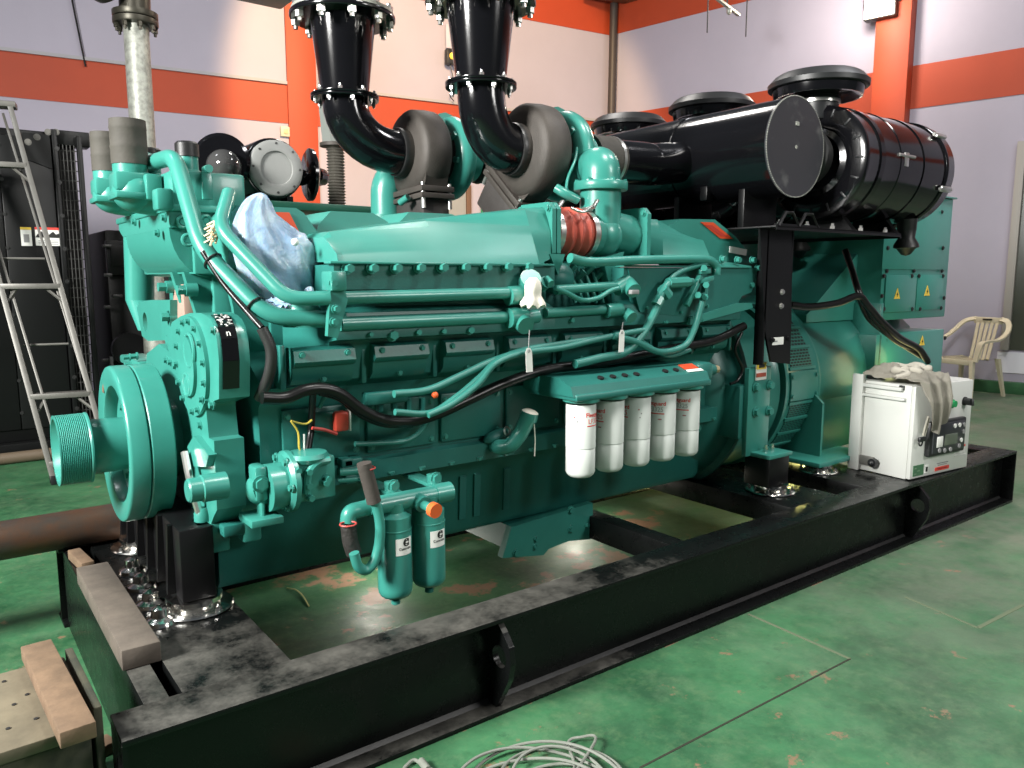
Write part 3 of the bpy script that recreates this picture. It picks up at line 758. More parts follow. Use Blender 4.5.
# end cover at the rear part of the bank
q = [at(*p, y=.452) for p in ((628, 268), (757, 268), (752, 292), (742, 296), (736, 306), (700, 318), (640, 312))]
MB().prism([(p.x, p.z) for p in q], 'y', .452, .50, .006).build('rear_side_plate', GREENR, eng)
q = [at(*p, y=.44) for p in ((690, 318), (738, 303), (752, 303), (753, 308), (690, 325))]
MB().prism([(p.x, p.z) for p in q], 'y', .44, .60, .006).build('rear_ledge', GREEN, eng)

# ---- near intake manifold: two funnels meeting at the crossover pipe
def ring_of(poly, n=44):
    L = [0]
    for i in range(len(poly)): L.append(L[-1] + math.dist(poly[i], poly[(i + 1) % len(poly)]))
    out = []
    for k in range(n):
        t = L[-1] * k / n; i = max(j for j in range(len(poly)) if L[j] <= t + 1e-9)
        f = (t - L[i]) / (L[i + 1] - L[i]); a, b_ = poly[i], poly[(i + 1) % len(poly)]
        out.append((a[0] + (b_[0] - a[0]) * f, a[1] + (b_[1] - a[1]) * f))
    return out
def funnel(sections, name, parent=eng, mt=GREEN):
    m = MB(); m.rings([[V((x, y, z)) for y, z in ring_of(p)] for x, p in sections]); return m.build(name, mt, parent, angle=16)
def circ2(c, r, n=44, ph=-2.35): return [(c[0] + r * math.cos(ph - 2 * PI * k / n), c[1] + r * math.sin(ph - 2 * PI * k / n)) for k in range(n)]
INY, INZ = .62, 1.80
xf = at(543, 228, y=INY).x
m1 = funnel([(.862, [(.45, 1.655), (.455, 1.68), (.56, 1.745), (.95, 1.745), (1.0, 1.655)]),
        (.888, [(.447, 1.655), (.45, 1.665), (.58, 1.765), (.97, 1.765), (1.02, 1.655)]),
        (1.30, [(.447, 1.655), (.45, 1.665), (.575, 1.83), (.90, 1.83), (1.0, 1.655)]),
        (xf - .16, [(.447, 1.655), (.45, 1.665), (.55, 1.895), (.72, 1.895), (.85, 1.655)]),
        (xf - .05, [(.50, 1.68), (.505, 1.80), (.55, 1.905), (.70, 1.905), (.76, 1.68)])], 'intake_manifold')
def sq_flange(x, parent, s=.125, t=.022):
    m = MB(); m.prism([(INY - s, INZ - s + .03), (INY - s + .03, INZ - s), (INY + s - .03, INZ - s), (INY + s, INZ - s + .03), (INY + s, INZ + s - .03), (INY + s - .03, INZ + s), (INY - s + .03, INZ + s), (INY - s, INZ + s - .03)], 'x', x, x + t, .004)
    o = m.build('intake_flange', GREEN, parent)
    for sy_ in (-1, 1):
        for sz in (-1, 1): bolt(o, (x - .002, INY + sy_ * (s - .025), INZ + sz * (s - .025)), (-1, 0, 0), GREEN, .012, .012)
    return o
sq_flange(xf - .05, m1); sq_flange(xf - .022, m1)
xr = at(632, 237, y=INY).x
m2 = funnel([(xr + .02, circ2((INY, INZ), .10)),
        (xr + .12, [(.52, 1.69), (.525, 1.80), (.57, 1.885), (.68, 1.885), (.75, 1.69)]),
        (xr + .42, [(.447, 1.655), (.45, 1.665), (.52, 1.79), (.66, 1.81), (.80, 1.655)]),
        (2.95, [(.447, 1.655), (.45, 1.662), (.50, 1.70), (.62, 1.71), (.80, 1.655)]),
        (3.26, [(.447, 1.655), (.45, 1.659), (.50, 1.665), (.62, 1.667), (.80, 1.655)])], 'intake_manifold')
sq_flange(xr - .03, m2, .13, .025)
# raised hump with an orange sticker at the rear end, matching one at the front
def hump(x0, x1, y0, y1, z0, z1, flip=1):
    m = MB(); prof = [(x0, z0), (x0 + .14, z1), (x0 + .30, z1), (x1, z0 + .02), (x1, z0 - .06), (x0, z0 - .06)]
    m.prism(prof, 'y', y0, y1, .01); return m.build('rocker_cover', GREEN, eng)
def side_cover(pxs, y0, y1, tilt=0.0):
    q = [at(*p, y=y0) for p in pxs]
    return MB().prism([(p.x, p.z) for p in q], 'y', y0, y1, .012).build('rocker_cover', GREEN, eng)
side_cover([(650, 264), (655, 243), (668, 226), (681, 219), (715, 219.5), (735, 236), (757, 263)], .585, .95)
def side_sticker(pxs, y, lab):
    q = [at(*p, y=y) for p in pxs]
    return MB().prism([(p.x, p.z) for p in q], 'y', y - .003, y).build('warning_sticker', REDST, eng, lab, smooth=False)
st2 = side_sticker([(700, 222), (713, 222.5), (733, 239), (720, 238.5)], .583, 'orange-red warning sticker')
q = [at(*p, y=.58) for p in ((705, 225), (712, 225.2), (727, 236.5), (721, 236.2))]
MB().prism([(p.x, p.z) for p in q], 'y', .5785, .5805).build('printed_mark', mat('faded_red', (.42, .035, .02), .5), st2, smooth=False)
p = at(738, 251, y=.575); m = MB(); m.obox(p, (.15, .004, .035), Matrix.Rotation(.10, 3, 'Y'), 0); m.build('label', STICK, eng, 'small white label')
# covers seen over the ridge of the near manifold
side_cover([(316, 240), (318, 225), (331, 211), (373, 213), (388, 222), (397, 240)], .80, 1.05)
side_cover([(395, 236), (398, 224), (409, 212), (452, 214), (466, 222), (474, 236)], .82, 1.05)
side_cover([(470, 232), (476, 216), (486, 212), (530, 212), (540, 230)], .84, 1.05)
for x0 in (.70, 1.2, 1.75, 2.3, 2.8):
    m = MB(); m.prism([(x0, 1.62), (x0 + .06, 1.82), (x0 + .32, 1.82), (x0 + .44, 1.62)], 'y', 1.42, 1.92, .01); m.build('rocker_cover', GREEN, eng)
# big flat front rocker cover with an orange sticker (behind the blue bag)
side_cover([(228, 268), (230, 214), (238, 205), (296, 208), (304, 213), (326, 244), (326, 268)], .76, 1.25)
side_sticker([(274, 212), (289, 212.5), (302, 238), (296, 238)], .757, 'orange-red warning sticker')
MB().box(.80, 3.10, .98, 1.45, 1.30, 1.60, .01).build('valley_cover', GREENR, eng)
m = MB(); m.prism([(1.40, 1.64), (1.40, 1.72), (1.55, 1.80), (1.85, 1.80), (1.95, 1.64)], 'x', .85, 3.1, .01); m.build('intake_manifold', GREEN, eng)

# ---- crossover: elbow from the compressor, T piece, red hose with clamps
xt = at(600, 230, y=INY).x
TZ = at(595, 186, y=INY).z
EZ = at(597, 165, y=INY).z
cx_pipe = MB().tube(fillet([(xt + .20, 1.02, EZ + .01), (xt, INY, EZ), (xt, INY, TZ)], .15, 12), .092, 22, 1).build('crossover_elbow', GREEN, eng)
MB().lathe((xt, INY, TZ - .02), ZU, [(0, 0), (.125, 0), (.128, .004), (.128, .036), (.125, .04), (0, .04)], 32).build('elbow_flange', GREEN, cx_pipe)
for k in range(6):
    a = k * PI / 3 + .3; bolt(cx_pipe, (xt + .112 * math.cos(a), INY + .112 * math.sin(a), TZ + .02), ZU, GREEN, .011, .012)
m = MB(); m.cyl((xt, INY, TZ - .02), (xt, INY, INZ), .098, .098, 28); m.ell((xt, INY, INZ), (.11, .11, .11), None, 24, 14)
m.tube([(xt, INY, INZ + .10), (xt + .04, INY, INZ + .03), (xr - .03, INY, INZ)], [.085, .095, .10], 20)
m.cyl((xf + .12, INY, INZ), (xt, INY, INZ), .098, seg=28); m.build('crossover_tee', GREEN, eng)
xa, xb = xf + .005, xt - .085
hs = MB(); prof = [(0, 0)]
L = xb - xa
for k in range(25):
    t = k / 24; prof.append((.100 + .020 * abs(math.sin((t - .2) / .6 * PI * 3.0)) * (1 if .2 < t < .8 else .1), t * L))
prof.append((0, L)); hs.lathe((xa, INY, INZ), XA, prof, 36); rh = hs.build('charge_air_hose', REDS, eng, 'red silicone hose with steel clamps')
for xx in (xa + L * .10, xb - L * .10):
    m = MB(); m.lathe((xx - .014, INY, INZ), XA, [(.104, 0), (.110, 0), (.111, .028), (.104, .028)], 36, closed=True); m.obox((xx, INY - .03, INZ + .112), (.03, .05, .02), None, .003); m.build('hose_clamp', ZINC, rh, 'bright steel clamp')
m = MB(); m.tube([at(592, 206, y=INY - .11), at(583, 212, y=INY - .12), at(571, 208, y=INY - .11)], .006, 6); m.build('wire_tail', ZINC, rh)
for px, py in ((560, 205), (595, 204)): 
    q = at(px, py, y=INY - .1); m = MB(); m.obox(q, (.05, .02, .012), Matrix.Rotation(-.9, 3, 'Y'), .002); m.build('clamp_tail', ZINC, rh)
# stubs under the crossover
m = MB(); m.tube([at(556, 188, y=.70), at(566, 194, y=.66), at(578, 200, y=.64)], .022, 12); m.build('bleed_stub', GREEN, eng)
m = MB(); m.tube([at(578, 140, y=.80), at(575, 160, y=.74), at(568, 178, y=.72), at(567, 190, y=.70), at(574, 196, y=.70)], .0075, 10); m.build('vent_tube', GREEN, eng)
m = MB(); q = at(612, 270, y=.56); m.prism([(q.x - .08, 1.69), (q.x + .06, 1.72), (q.x, 1.55), (q.x - .03, 1.55)], 'y', .54, .58, .004); m.build('bracket', GREEN, eng)
m = MB(); q = at(555, 262, y=.5); m.prism([(q.x - .04, 1.70), (q.x + .05, 1.70), (q.x + .01, 1.61)], 'y', .49, .55, .004); m.build('bracket', GREEN, eng)
# injector lines fanning under the crossover
for k in range(7):
    m = MB(); m.tube([at(566 + k * 7, 258 + (k % 2) * 4, y=.66), at(562 + k * 8, 275, y=.60), at(572 + k * 7, 292, y=.56), at(575 + k * 7, 303, y=.55)], .0095, 8); m.build('injector_line', GREEN, eng)
for k in range(5):
    q = at(568 + k * 9, 273 + (k % 2) * 6, y=.60); m = MB(); m.cyl(q, q + V((.02, -.03, .035)), .016, seg=6); m.build('line_nut', GREEN, eng)
q = at(556, 278, y=.56); MB().ell(q, (.09, .07, .075), None, 20, 12).build('pump_dome', GREENR, eng)
# ================================================================ near flank of the engine
def P(lst, y): return [at(q[0], q[1], y=(q[2] if len(q) > 2 else y)) for q in lst]
# fuel/water rails along the bank
MB().pipe(P([(338, 298), (510, 293)], .44), .024, .05, 16).build('water_rail', GREEN, eng)
MB().pipe(P([(340, 324), (505, 317)], .455), .026, .05, 16).build('water_rail', GREEN, eng)
MB().pipe(P([(556, 290), (628, 285)], .44), .021, .05, 16).build('water_rail', GREEN, eng)
MB().pipe(P([(545, 313), (612, 309)], .45), .022, .05, 16).build('water_rail', GREEN, eng)
# bracket plate with bolts at the front end of the rails
q = P([(329, 286), (340, 279), (346, 300), (336, 338), (326, 336)], .43)
br = MB().prism([(p.x, p.z) for p in q], 'y', .415, .44, .004).build('rail_bracket', GREEN, eng)
for px, py in ((336, 309), (334, 322), (333, 283)): bolt(br, at(px, py, y=.412), YN, GREEN, .012, .018)
MB().obox(at(334, 281, y=.44), (.06, .09, .07), None, .008).build('rail_clamp', GREEN, br)
# tees in the middle, one stuffed with a rag
for (a, b_, r_) in (((508, 296), (530, 294), .040), ((508, 318), (524, 316), .042), ((524, 318), (537, 316), .030), ((606, 311), (620, 309), .032), ((616, 289), (628, 281), .034)):
    MB().cyl(at(*a, y=.44), at(*b_, y=.44), r_, seg=24).build('rail_coupling', GREEN, eng)
MB().cyl(at(528, 285, y=.44), at(531, 278, y=.40), .045, seg=20).build('rail_neck', GREEN, eng)
MB().cyl(at(519, 320, y=.44), at(526, 326, y=.385), .038, seg=20).build('rail_neck', GREEN, eng)
MB().cyl(at(541, 286, y=.44), at(546, 282, y=.41), .028, seg=12).cyl(at(546, 279, y=.42), at(551, 284, y=.39), .018, seg=10).build('rail_plug', GREEN, eng)
MB().cyl(at(627, 283, y=.44), at(634, 291, y=.38), .036, seg=20).build('rail_neck', GREEN, eng)
MB().obox(at(634, 292, y=.375), (.05, .02, .02), None, .002).build('open_end', INKG, eng)
MB().cyl(at(626, 313, y=.43), at(632, 318, y=.39), .030, seg=12).build('rail_neck', GREEN, eng)
# white rag tied over the open tee
q = at(533, 291, y=.37)
m = MB(); rg = []
for k in range(9):
    t = k / 8; a_ = []
    rr_ = [.016, .030, .036, .038, .036, .034, .042, .050, .052][k]
    for j in range(24):
        an = 2 * PI * j / 24; w_ = 1 + (.07 + .30 * max(0, t - .4)) * math.sin(an * 6 + 1.3 * math.sin(an * 2) + t * 2) 
        a_.append(V((q.x + rr_ * w_ * math.cos(an), q.y + rr_ * .75 * w_ * math.sin(an), q.z + .055 - .118 * t - .03 * max(0, t - .7) * math.sin(an * 7))))
    rg.append(a_)
m.rings(rg); o = m.build('tied_rag', RAG, None, angle=80)
tag(o, 'small cream rag tied over an open pipe tee halfway along the green engine', 'rag')
# paper tags on threads
def paper_tag(px, y, top, a0, a1, lab, bend=0):
    p0, p1, p2 = at(px, top, y=y), at(px - 1, a0, y=y), at(px + bend, a1, y=y)
    e = thing('hang_tag', p0, lab, 'tag', None)
    MB().cyl(p0, p1, .0022, seg=6).build('string', INKG, e)
    m = MB(); w_ = .017; d = (p2 - p1).normalized(); s_ = V((1, 0, 0))
    ps = [p1 - s_ * w_ * .5, p1 + s_ * w_ * .5, p1 + d * .015 + s_ * w_, p2 + s_ * w_, p2 - s_ * w_, p1 + d * .015 - s_ * w_]
    m.plate(ps, (0, -1, 0), .0012); m.build('paper', STICK, e)
    q = p1 + d * .012 - V((0, .002, 0)); MB().torus(q, YN, .005, .0015, 12, 6).build('eyelet', INKG, e)
paper_tag(529.5, .36, 330, 348, 372, 'white paper tag hanging below the tied rag, in front of the green engine flank')
paper_tag(623, .37, 322, 330, 352, 'narrow white paper tag hanging under the rear end of the water rail', -2)

# hoses painted green along the bank
GH = mat('green_painted_hose', (.025, .17, .14), .42, bump=.05, bscale=120, dist=.003)
def hose(lst, y, r, name='green_hose', mt=None, seg=10, res=6):
    return MB().tube(P(lst, y), r, seg, res).build(name, mt or GH, eng)
hose([(570, 258), (590, 262), (640, 260), (690, 259), (708, 260), (716, 266), (716, 275)], .42, .022, mt=GREEN)
hose([(628, 287), (612, 290), (598, 298), (582, 300), (567, 293), (555, 288)], .42, .011, mt=GREEN)
hose([(428, 415), (452, 404), (478, 384), (495, 364), (522, 353), (560, 348), (590, 341), (622, 334), (645, 330)], .40, .014)
hose([(395, 412), (430, 413), (455, 398), (480, 377), (498, 360), (525, 350), (560, 344), (600, 338)], .42, .013)
hose([(394, 394), (428, 390), (460, 376), (490, 362), (520, 352)], .44, .015)
hose([(575, 364), (600, 358), (625, 352), (642, 335), (655, 312), (662, 292), (672, 282), (692, 282)], .40, .020)
hose([(613, 336), (636, 342), (660, 352), (684, 346), (694, 330), (700, 310), (704, 295)], .39, .016)
hose([(640, 340), (655, 350), (670, 356), (690, 350)], .41, .011)
hose([(662, 290), (675, 275), (690, 268), (706, 264)], .42, .014)
hose([(319, 408), (325, 397), (333, 397), (345, 402)], .55, .008)
hose([(355, 444), (380, 443), (405, 441), (420, 432), (428, 418)], .58, .011)
hose([(575, 372), (560, 378), (548, 384)], .55, .012)
# green wires clipped to the alternator side of the bank, fittings
fit = MB(); fit.cyl(at(668, 283, y=.40), at(688, 282, y=.40), .026, seg=8).cyl(at(662, 288, y=.40), at(668, 296, y=.40), .028, seg=8).cyl(at(656, 305, y=.40), at(660, 298, y=.40), .026, seg=8)
fit.build('hose_fitting', GREEN, eng)
fr = MB()
for (a, b_) in (((700, 276), (686, 306)), ((706, 280), (702, 306)), ((696, 282), (712, 278)), ((690, 297), (706, 294)), ((699, 272), (709, 271))):
    fr.obox((at(*a, y=.41) + at(*b_, y=.41)) / 2, ((at(*a, y=.41) - at(*b_, y=.41)).length, .03, .024), V((1, 0, 0)).rotation_difference(at(*b_, y=.41) - at(*a, y=.41)).to_matrix(), .004)
fr.build('valve_block', GREEN, eng)
for px, py in ((704, 268), (706, 285), (698, 295), (705, 297)): MB().cyl(at(px, py, y=.42), at(px, py, y=.37), .017, seg=6).build('fitting_nut', GREEN, eng)
# black wiring harness
hs = [(203, 252, .71), (224, 284, .64), (246, 310, .56), (262, 328, .50), (271, 350, .49), (269, 375, .51), (259, 398, .58)]
MB().tube(P(hs[:4], 0), .011, 10).build('wiring_harness', CABLEK, eng, 'black wiring harness')
MB().tube(P(hs[3:], 0), .020, 12).build('wiring_harness', mat('grey_braided_sleeve', (.022, .022, .022), .4, bump=.5, bscale=160, dist=.003), eng, 'dark braided sleeve')
def cable(lst, y, r, name='wiring_harness'): return MB().tube(P(lst, y), r, 12, 6).build(name, CABLEK, eng, 'black cable')
cable([(262, 398), (285, 398), (306, 390), (325, 389), (342, 395), (362, 410), (385, 420), (412, 421), (440, 413), (470, 399), (505, 383), (545, 370), (590, 364), (630, 357), (670, 349), (712, 341), (744, 326)], .47, .022)
cable([(320, 392), (340, 398), (360, 414), (385, 424), (412, 424)], .48, .014)
cable([(313, 392, .52), (312, 410, .56), (311, 430, .58), (308, 450, .55)], .55, .013)
cable([(742, 332), (735, 350), (742, 368), (738, 380), (730, 384)], .5, .008)
pa_, pb_ = at(202, 250, y=.74), at(267, 317, y=.53)
for t in (.17, .82):
    MB().torus(pa_.lerp(pb_, t), pb_ - pa_, .034, .004, 20, 6).build('cable_tie', RUBB, eng, 'black cable tie')
m = MB()
for k in range(9):
    q = at(207 + math.sin(k * 2.1) * 3, 225 + k * 2.2, y=.72); m.tube([q, q + V((.02, -.02, .012)), q + V((.01, -.035, -.012))], .004, 5)
m.build('spare_wires', mat('cream_wire', (.65, .52, .34), .5), eng, 'tangle of cream wire ends')
# junction box with red plug, yellow wires over the fuel pump
MB().obox(at(325, 421, y=.60), (.12, .05, .075), None, .008).build('sensor_box', GREENR, eng)
q = at(340, 421, y=.57); MB().obox(q, (.055, .05, .075), None, .01).build('red_plug', mat('red_plastic', (.42, .05, .03), .4), eng, 'red connector plug')
MB().obox(q + V((.034, 0, 0)), (.008, .04, .08), None, .003).build('plug_rim', STICK, eng)
MB().tube(P([(291, 421), (298, 432), (299, 446), (300, 450)], .53), .004, 6).tube(P([(291, 421), (305, 424), (312, 420)], .53), .004, 6).build('yellow_wire', mat('yellow_wire', (.45, .36, .05), .5), eng, 'yellow wire')
MB().tube(P([(304, 434), (304, 450)], .53), .004, 6).build('white_wire', STICK, eng)
MB().tube(P([(312, 428), (325, 430), (337, 434)], .55), .007, 6).build('red_wire', mat('red_wire', (.4, .04, .03), .5), eng, 'red wire')
MB().ell(at(275, 397, y=.55), (.014, .014, .014)).build('brass_stud', mat('brass', (.5, .36, .10), .4, metal=.7), eng)
MB().ell(at(435, 395, y=.50), (.014, .014, .014)).build('orange_cap', ORCAP, eng, 'small orange cap')
MB().obox(at(385, 397, y=.52), (.18, .05, .05), None, .008).build('rail_connector', GREENR, eng)
for k in range(4): MB().cyl(at(380 + k * 14, 398, y=.52), at(380 + k * 14, 411, y=.52), .014, seg=8).build('nozzle', GREENR, eng)

# fuel pump and its drive housing at the front
fp = MB(); a0 = at(266, 488, y=.52); a1 = at(283, 485, y=.52)
fp.cyl(a0, a1, .085, seg=28).cyl(at(258, 489, y=.56), a0, .055, seg=20)
pm = fp.build('fuel_pump', GREEN, eng)
q = at(282, 482, y=.52); MB().lathe(q, XA, [(0, 0), (.10, 0), (.112, .012), (.112, .03), (.085, .04), (.06, .07), (.06, .12), (0, .12)], 28).build('pump_flange', GREEN, pm)
for k in range(6): bolt(pm, q + V((0, .095 * math.cos(k * 1.05), .095 * math.sin(k * 1.05))), (-1, 0, 0), GREEN, .012, .012)
q0, q1 = at(299, 506, y=.45), at(335, 455, y=.45)
MB().box(q0.x, q1.x, .45, .62, q0.z + .01, q1.z, .008).build('pump_body', GREEN, pm)
m = MB(); q = at(317, 480, y=.45); m.tube([q + V((-.045, -.012, -.04)), q + V((-.035, -.012, .03)), q + V((.0, -.012, .065)), q + V((.045, -.012, .07))], .014, 8); m.build('cast_rib', GREEN, pm)
for px, py in ((307, 471), (307, 485), (324, 482), (309, 497), (296, 470), (326, 478)): bolt(pm, at(px, py, y=.45), YN, GREEN, .012, .03)
m = MB(); q = at(307, 452, y=.50); m.lathe(q - V((0, 0, .03)), ZU, [(0, 0), (.07, 0), (.08, .015), (.07, .03), (.03, .035), (0, .035)], 20); m.build('solenoid_cover', GREEN, pm)
for (px, py, r_, l_) in ((283, 468, .022, .05), (290, 475, .016, .05), (293, 490, .02, .06), (287, 462, .014, .04), (340, 473, .013, .07), (338, 481, .010, .07)):
    q = at(px, py, y=.50); MB().cyl(q, q + V((l_, -.02, 0)), r_, seg=10).build('pump_fitting', GREEN, pm)
m = MB(); a, b_ = at(252, 466, y=.52), at(267, 517, y=.52)
m.box(a.x, b_.x, .49, .57, at(260, 500, y=.52).z, a.z, .012).box(a.x + .02, b_.x - .01, .50, .56, b_.z, a.z - .1, .008).box(a.x - .03, b_.x + .04, .46, .60, b_.z - .015, b_.z + .012, .004); m.build('drive_bracket', GREEN, eng)
bolt(eng, at(261, 484, y=.488), YN, GREEN, .022, .016)
m = MB(); q = at(232, 533, y=.66); m.box(q.x - .03, q.x + .05, .66, .72, q.z - .015, q.z + .03, .008); m.build('pan_lug', GREENR, eng)
for k in range(5):
    q = at(345 + k * 2, 462 + (k % 3) * 8, y=.60); m = MB(); m.obox(q, (.05 + .03 * (k % 2), .05, .035), None, .006); m.build('pipe_block', GREENR, eng)

# ---- five white spin-on oil filters under a common head
FY = .35
fcs = []
for k, (px, pt, pb) in enumerate(((581, 403, 475), (611.5, 399, 469.5), (638, 395, 464), (663, 391.5, 458.5), (686.5, 388, 453))):
    t_, b2 = at(px, pt, y=FY - .06), at(px, pb, y=FY - .06)
    fcs.append(at(px, pt, y=FY))
x_first, x_last = fcs[0].x, fcs[-1].x
fz = .985; fzt = 1.055
fx = [x_first + (x_last - x_first) * k / 4 for k in range(5)]
FR = .0665; FH = .335
ftop = sum(at(px, pt - 3, y=FY - FR).z for px, pt in ((581, 404), (638, 395), (686.5, 388))) / 3 - .022
head = MB()
x0, x1 = fx[0] - .10, fx[-1] + .085
head.prism([(FY - .075, ftop + .035), (FY - .055, ftop + .078), (FY + .02, ftop + .108), (.62, ftop + .108), (.62, ftop + .035)], 'x', x0 - .01, x1, .014)
head.box(x0, x1, FY - .085, .60, ftop + .015, ftop + .045, .008)
fh = head.build('filter_head', GREENR, eng)
for k, x in enumerate(fx):
    m = MB(); m.lathe((x, FY, ftop), ZU, [(0, .0), (FR + .012, .0), (FR + .016, .004), (FR + .016, .022), (0, .024)], 32); m.build('filter_seat', GREEN, fh)
    m = MB(); prof = [(0, -FH), (.035, -FH), (.050, -FH + .004), (FR - .006, -FH + .014), (FR - .001, -FH + .026), (FR - .001, -.205), (FR - .0025, -.202), (FR + .0005, -.199), (FR + .0005, -.012), (FR - .004, -.004), (FR - .004, 0), (0, 0)]
    m.lathe((x, FY, ftop - .002), ZU, prof, 40); flt = m.build('oil_filter', FILTW, eng, 'white spin-on oil filter')
    MB().lathe((x, FY, ftop - .008), ZU, [(FR - .006, 0), (FR + .001, 0), (FR + .001, .008), (FR - .006, .008)], 32, closed=True).build('gasket', RUBB, flt)
    # print wraps round the can; every can is screwed on at another angle
    a0 = [-1.15, -3.45, -3.7, -2.95, -2.95][k] - .28
    bd = ((x, FY), FR + .0006, a0 + .28)
    zt = ftop - .075
    text('Fleetguard', .026, (x, FY, zt + .022), (1, 0, 0), ZU, REDP, 'lettering', flt, bend=bd, bold=.0006)
    text('LF3325', .030, (x, FY, zt - .006), (1, 0, 0), ZU, INKG if k > 2 else REDP, 'lettering', flt, bend=bd)
    m = MB(); rgA = []
    for j in range(9):
        an = a0 + .28 - .72 + j * .18; rgA.append(an)
    def strip(z0, z1, A, mt, nm):
        m = MB(); cs = []
        for an in A:
            R1, R2 = FR - .001, FR + .0009
            cs.append([V((x + R1 * math.cos(an), FY + R1 * math.sin(an), z0)), V((x + R2 * math.cos(an), FY + R2 * math.sin(an), z0)), V((x + R2 * math.cos(an), FY + R2 * math.sin(an), z1)), V((x + R1 * math.cos(an), FY + R1 * math.sin(an), z1))])
        m.rings(cs); m.build(nm, mt, flt)
    strip(zt - .028, zt - .023, rgA, REDP, 'red_rule')
    for j in range(5):
        an = -2.75 + (.5 if k == 2 else 0) + .09 * ((j * 2) % 3) if k in (0, 2) else a0 + .55 + .05 * j
        zz = zt - .055 if k not in (0, 2) else zt + .01 - .018 * (j % 3)
        strip(zz, zz + .006, [an, an + .04, an + .08], (REDP if j % 2 else INKG), 'printed_mark')
q = at(693, 366, y=FY); rc = Matrix.Rotation(-.5, 3, 'X')
m = MB(); m.obox(V((x1 - .075, FY + .0, ftop + .104)), (.10, .05, .003), Matrix.Rotation(.38, 3, 'X'), 0); m.build('sticker', REDST, fh, 'red and white sticker')
m = MB(); m.obox(V((x1 - .07, FY - .036, ftop + .089)), (.11, .022, .003), Matrix.Rotation(.38, 3, 'X'), 0); m.build('sticker', STICK, fh, 'white strip of the sticker')
for k in range(6):
    x = x0 + .20 + k * .075 + (.12 if k > 3 else 0); m = MB(); m.cyl((x, FY - .01, ftop + .08), (x, FY - .018, ftop + .101), .015, seg=16); m.build('head_plug', BLACKM, fh, 'dark recessed plug')
m = MB(); q = V((x1, FY + .05, ftop + .07)); m.obox(q + V((.05, 0, 0)), (.12, .12, .09), None, .02).cyl(q + V((.10, -.02, 0)), q + V((.15, -.02, 0)), .028, seg=16); m.build('head_end', GREENR, fh)
m = MB(); m.cyl(q + V((.15, -.02, 0)), q + V((.185, -.02, 0)), .02, seg=8); m.build('brass_plug', mat('brass_plug', (.5, .42, .25), .4, metal=.6), fh, 'pale brass plug')

# ---- twin green fuel filters hanging on a cross pipe
GY = .40
h0, h1 = at(373, 507, y=GY), at(449, 491, y=GY)
zz = (h0.z + h1.z) / 2
ffh = MB().cyl((h0.x - .02, GY, zz), (h1.x, GY, zz), .036, seg=24).cyl((h1.x - .07, GY, zz), (h1.x + .004, GY, zz), .040, seg=24).build('fuel_filter_header', GREEN, eng)
for px, py, tilt in ((385, 488, 0), (427, 477, 0)):
    q = at(px, py, y=.50); m = MB(); m.box(q.x - .03, q.x + .03, GY + .02, .68, zz + .02, zz + .035, .003).cyl((q.x, GY + .04, zz), (q.x, GY + .05, zz + .07), .028, seg=12); m.build('header_bracket', GREEN, ffh)
    bolt(ffh, (q.x, GY + .03, zz + .055), YN, GREEN, .018, .015)
for px, pt, pb in ((394, 518, 601), (428, 512, 589)):
    c = at(px, pt, y=GY); zb = at(px, pb, y=GY - .04).z
    R_ = .066
    m = MB(); m.lathe((c.x, GY, zb), ZU, [(0, 0), (R_ * .5, 0), (R_ * .85, .008), (R_ * .98, .022), (R_, .04), (R_, zz - .10 - zb), (R_ * .97, zz - .085 - zb), (R_ * .97, zz - .05 - zb), (R_ * .6, zz - .035 - zb), (R_ * .6, zz - zb)], 32)
    f = m.build('fuel_filter', GREEN, eng)
    m = MB(); m.lathe((c.x, GY, zz - .105), ZU, [(R_ * .95, 0), (R_ * 1.02, .003), (R_ * 1.02, .007), (R_ * .95, .010)], 32, closed=True); m.build('filter_seam', GREEN, f)
    m = MB(); m.cyl((c.x, GY, zb - .03), (c.x, GY, zb), .018, seg=10).cyl((c.x, GY, zb - .012), (c.x, GY, zb - .002), .024, seg=6); m.build('drain_cock', GREEN, f)
    # white label wrapped on the can
    bd_a = -PI / 2 + .12
    m = MB(); cs = []
    zl = zz - .19
    for j in range(9):
        an = bd_a - .55 + 1.1 * j / 8; R1, R2 = R_ - .002, R_ + .001
        cs.append([V((c.x + R1 * math.cos(an), GY + R1 * math.sin(an), zl)), V((c.x + R2 * math.cos(an), GY + R2 * math.sin(an), zl)), V((c.x + R2 * math.cos(an), GY + R2 * math.sin(an), zl + .065)), V((c.x + R1 * math.cos(an), GY + R1 * math.sin(an), zl + .065))])
    m.rings(cs); lb = m.build('label', STICK, f, 'white paper label')
    text('C', .034, (c.x, GY, zl + .047), (1, 0, 0), ZU, INK, 'emblem', lb, bend=((c.x, GY), R_ + .0015, bd_a + .1), bold=.0035)
    text('Cummins', .015, (c.x, GY, zl + .025), (1, 0, 0), ZU, INK, 'lettering', lb, bend=((c.x, GY), R_ + .0015, bd_a + .05))
q = at(418, 502, y=GY - .02); q2 = at(434, 510, y=GY - .12)
MB().cyl((q.x, GY, zz), q + (q2 - q) * .35, .032, seg=16).cyl(q, q2, .018, seg=14).build('header_branch', GREEN, ffh)
MB().cyl(q2 - (q2 - q) * .12, q2 + (q2 - q) * .14, .0285, seg=24).build('dust_cap', ORCAP, ffh, 'bright orange dust cap')
e0 = at(365, 507, y=GY); e1 = at(349, 512, y=GY); e2 = at(348, 522, y=GY)
MB().tube(fillet([(h0.x, GY, zz), e1 + V((0, 0, .0)), e2], .05), .030, 14, 1).build('header_elbow', GREEN, ffh)
lowhose = P([(348, 522), (350, 540), (354, 553)], GY)
